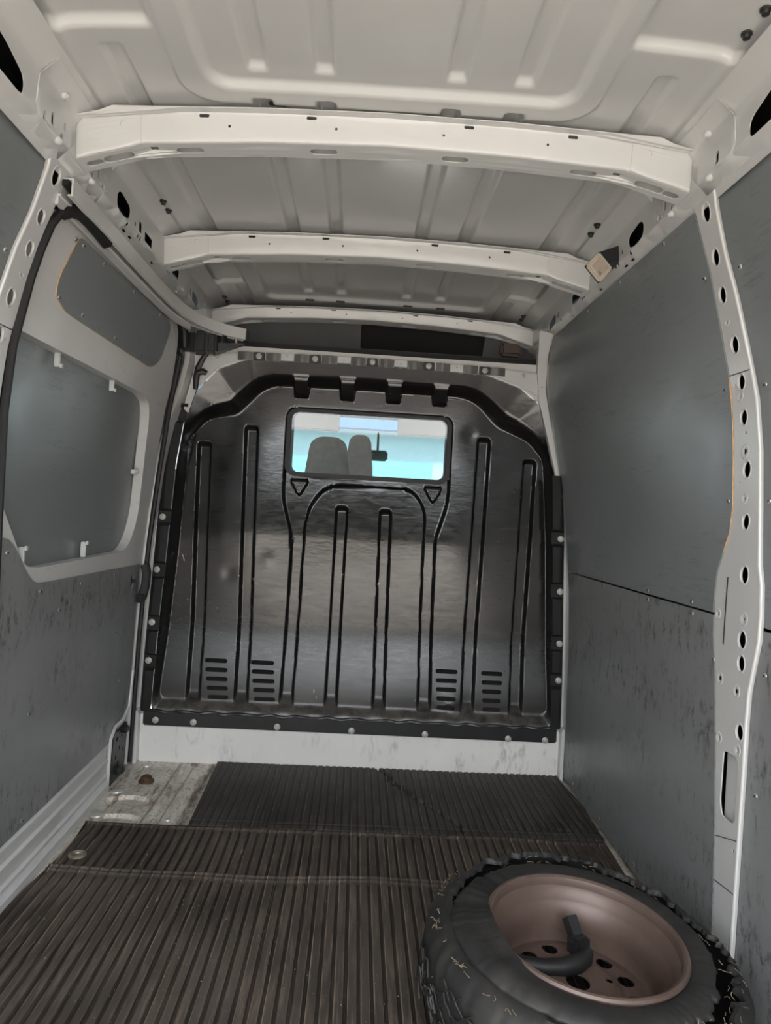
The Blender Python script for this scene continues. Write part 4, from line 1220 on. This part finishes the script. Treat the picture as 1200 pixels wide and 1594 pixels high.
# lashing ring half buried in the mat, and grit
lr = MB()
lr.lathe([(.020, .0), (.026, .004), (.026, .009), (.020, .011), (.014, .008), (.012, .0)], 16, Matrix.Translation((-.808, 2.205, .014)))
lr.box((-.808, 2.205, .018), (.030, .010, .006), Matrix.Rotation(.5, 3, 'Z'), bev=.002)
props(lr.build('lashing_ring', simple('dirty_zinc', (.30, .26, .20), .55, .6, vary=.4, scale=70)), 'dirty metal lashing ring poking through the mat near the left step', 'ring')
gr = MB()
for i in range(170):
    x = random.uniform(-.85, .2); y = random.uniform(1.45, 2.40)
    if random.random() < .5: x = random.gauss(-.42, .12); y = random.gauss(1.85, .15)
    s_ = random.uniform(.0006, .0016)
    gr.box((x, y, .0135 + s_ * .3), (s_ * random.uniform(.8, 2), s_ * random.uniform(.8, 2.5), s_), Matrix.Rotation(random.random() * 3, 3, 'Z'))
props(gr.build('grit', simple('tan_grit', (.26, .19, .12), .9, vary=.4, scale=200)), 'tan crumbs of grit scattered over the large mat', 'grit', None, 'stuff')

# ================================================================== WHEEL WITH THE TORN TYRE
wheel = empty('wheel', (.500, 1.550, .044), 'steel wheel with a shredded tyre lying on the rubber mat', 'wheel')
wheel.rotation_euler = Vector((0, 0, 1)).rotation_difference(Vector((.06, -.06, 1.0))).to_euler()
wheel.scale = (1, 1, .86)
def wobj(name, v, f, mats, parent, fm=None, smooth=40, **k):
    me = mesh_from(name, v, f, mats, fm, smooth, True)
    o = bpy.data.objects.new(name, me); COL.objects.link(o); o.parent = parent
    return props(o, **k)
# rim
RS = Matrix.Diagonal((.945, .945, 1, 1))
zt = .212
KR = .945
m = MB()
m.lathe([(.2235, zt - .010), (.2255, zt - .003), (.2225, zt + .003), (.2165, zt + .004), (.2105, zt), (.2080, zt - .008), (.2070, zt - .020), (.2000, zt - .028), (.1930, zt - .050), (.1900, zt - .060), (.1800, zt - .075), (.1780, zt - .120), (.1790, zt - .150), (.176, zt - .160), (.174, zt - .175)], 96, RS)
m.lathe([(.2235, zt - .010), (.207, zt - .03), (.196, zt - .055), (.184, zt - .078), (.182, zt - .175), (.20, zt - .185), (.225, zt - .195)], 96, RS)
rim = wobj('rim', m.v, m.f, RIM, wheel, smooth=35)
zd = .052
holes = [circle(.122 * math.cos(a), .122 * math.sin(a), .0185, n=16) for a in [math.radians(14 + 30 * i) for i in range(12)]]
holes += [circle(.075 * math.cos(a), .075 * math.sin(a), .008, n=10) for a in [math.radians(10 + 60 * i) for i in range(6)]]
holes.append(circle(0, 0, .026, n=24))
def disc(u, v, d):
    r = math.hypot(u, v)
    return (u, v, zd + .012 * float(sm((.165 - r) / .03)) + .012 * float(sm((.105 - r) / .025)) - d)
v, f, fm = sheet_geo(circle(0, 0, .167, n=72), holes, disc, .004, .012)
wobj('wheel_disc', v, f, RIM, wheel, smooth=40)
# tyre: carcass with the tread, and the bead strip of sidewall that stayed on the rim
N = 420
def jag(a, seed, amp):
    return amp * (mnoise.noise(Vector((math.cos(a) * 6, math.sin(a) * 6, seed))) + .7 * mnoise.noise(Vector((math.cos(a) * 17, math.sin(a) * 17, seed + 3))) + .2 * mnoise.noise(Vector((math.cos(a) * 40, math.sin(a) * 40, seed + 9))))
def ang_w(a, c, w):      # 1 near angle c
    d = (a - c + math.pi) % (2 * math.pi) - math.pi
    return math.exp(-(d / w) ** 2)
v = []; f = []
rows_in = 16
for i in range(N):
    a = 2 * math.pi * i / N
    # how far the side wall is torn away: wide on the near right, narrow at the back, shut on the left
    shut = ang_w(a, math.radians(205), 1.05)
    gap = .028 * ang_w(a, math.radians(-22), .70) + .018 * ang_w(a, math.radians(70), .9) + .006 * ang_w(a, math.radians(115), .5)
    rin = .284 + gap * .8 + .012 * ang_w(a, math.radians(85), .7) + jag(a, 1.0, .024) * (1 - .8 * shut)
    R_ = .338 + .004 * math.sin(3 * a + 1)
    left = ang_w(a, math.radians(200), 1.1)
    up = .012 * ang_w(a, math.radians(90), .9)
    prof = [(rin - .002, .186 + up), (rin, .197 + up), (rin + (.312 - rin) * .5, .200 + up), (max(rin + .004, .313), .190), (max(rin + .006, .325), .176), (R_, .150)]
    for t in (.125, .10, .075, .055): prof.append((R_ + .003 * math.cos((t - .1) * 20) , t))
    prof += [(R_ - .010, .030), (.315, .012), (.27, .002), (.232, .008), (.228, .016), (.29, .03)]
    for j, (r, z) in enumerate(prof):
        if 3 <= j <= 11:
            n1 = mnoise.noise(Vector((a * 3.0, z * 60, 4.0)))
            n2 = mnoise.noise(Vector((a * 14, z * 24 + a * 3, 8.0)))
            r += left * (.006 * n1 + .005 * n2) + .001 * n2
            # block tread grooves away from the worn side
            pass
        v.append((r * math.cos(a), r * math.sin(a), z + (.002 * jag(a, 5, 1.0) if j < 2 else 0)))
kk = len(prof)
for i in range(N):
    j = (i + 1) % N
    for q in range(kk - 1): f.append((i * kk + q, j * kk + q, j * kk + q + 1, i * kk + q + 1))
carc = wobj('tyre_carcass', v, f, TYRE, wheel, smooth=50)
v = []; f = []
for i in range(N):
    a = 2 * math.pi * i / N
    shut = ang_w(a, math.radians(205), 1.05)
    back = ang_w(a, math.radians(90), .9)
    ro = .276 - .034 * back - .014 * ang_w(a, math.radians(-5), .6) - .004 * ang_w(a, math.radians(-30), .6) + jag(a, 11.0, .018) * (1 - .85 * shut) + .018 * shut
    lift = .010 * ang_w(a, math.radians(215), .8)
    lap = ang_w(a, math.radians(188), .55)
    pr = [(.2125 - .014 * lap, .196 + .024 * lap), (.2130 - .012 * lap, .204 + .022 * lap), (.222, .209 + .012 * lap), (.240, .212 + lift * .3), (.258, .211 + lift), (.270 if ro > .272 else ro - .004, .207 + lift), (ro - .002, .2015 + lift * .6), (ro, .197 + lift * .4), (ro - .004, .193), (.255, .196), (.222, .190)]
    for r, z in pr: v.append((r * math.cos(a), r * math.sin(a), z + .002 * jag(a, 2.0, 1.0)))
kk = len(pr)
for i in range(N):
    j = (i + 1) % N
    for q in range(kk): f.append((i * kk + q, j * kk + q, j * kk + (q + 1) % kk, i * kk + (q + 1) % kk))
wobj('sidewall_strip', v, f, TYRE, wheel, smooth=50, label='loose ragged strip of side wall')
# inner liner (dark)
m = MB(); m.lathe([(.195, .17), (.205, .10), (.24, .05), (.30, .045), (.318, .07), (.322, .14), (.315, .175)], 64); wobj('inner_liner', m.v, m.f, BLACK, wheel)
# torn rubber ribbons and cord threads
th = MB()
for i in range(100):
    a = random.uniform(math.radians(-70), math.radians(230))
    inner = random.random() < .55
    r = (.282 if inner else .306) + random.uniform(-.008, .008)
    if a > math.radians(140): r = .318 + random.uniform(-.006, .008)
    p = Vector((r * math.cos(a), r * math.sin(a), .198 + random.uniform(-.004, .006)))
    t = Vector((-math.sin(a), math.cos(a), random.uniform(-.3, .5))).normalized() * random.choice((-1, 1))
    path = [p]
    for k in range(4):
        t = (t + Vector((random.uniform(-.7, .7), random.uniform(-.7, .7), random.uniform(-.4, .4)))).normalized()
        path.append(path[-1] + t * random.uniform(.002, .006))
    th.tube(path, random.uniform(.0004, .0009), 4)
o = wobj('torn_cords', th.v, th.f, TAN, wheel, smooth=30); o['kind'] = 'stuff'
rb = MB()
for i in range(46):
    a = math.radians(random.uniform(165, 262)); r = .340
    z0 = random.uniform(.03, .15)
    path = []
    da = random.uniform(.10, .26)
    for k in range(9):
        aa = a + da * k / 8; zz = z0 + .014 * math.sin(k * .9 + i) + random.uniform(-.003, .003)
        path.append(((r + .004 + random.uniform(0, .004)) * math.cos(aa), (r + .004) * math.sin(aa), zz))
    rb.tube(path, random.uniform(.0015, .0032), 5)
o = wobj('tread_shreds', rb.v, rb.f, TYRE, wheel, smooth=40); o['kind'] = 'stuff'

# black tool lying in the rim
tool = empty('black_handle', (.48, 1.59, .10), 'black plastic crank handle lying inside the steel rim', 'handle')
m = MB(); m.tube([(.350, 1.590, .122), (.395, 1.580, .122), (.435, 1.572, .121), (.475, 1.574, .121), (.510, 1.584, .123), (.534, 1.602, .127), (.545, 1.620, .130)], [.015, .0165, .018, .0195, .021, .020, .016], 12); m.build('grip', BLACK, tool, smooth=50)
m = MB(); m.box((.528, 1.628, .140), (.046, .040, .042), Matrix.Rotation(.5, 3, 'Z'), bev=.008); m.build('boss', BLACK, tool)
m = MB(); m.tube([(.526, 1.640, .150), (.516, 1.668, .182)], .0125, prof=[(-1, -1), (1, -1), (1, 1), (-1, 1)]); m.build('peg', BLACKP, tool, smooth=20)
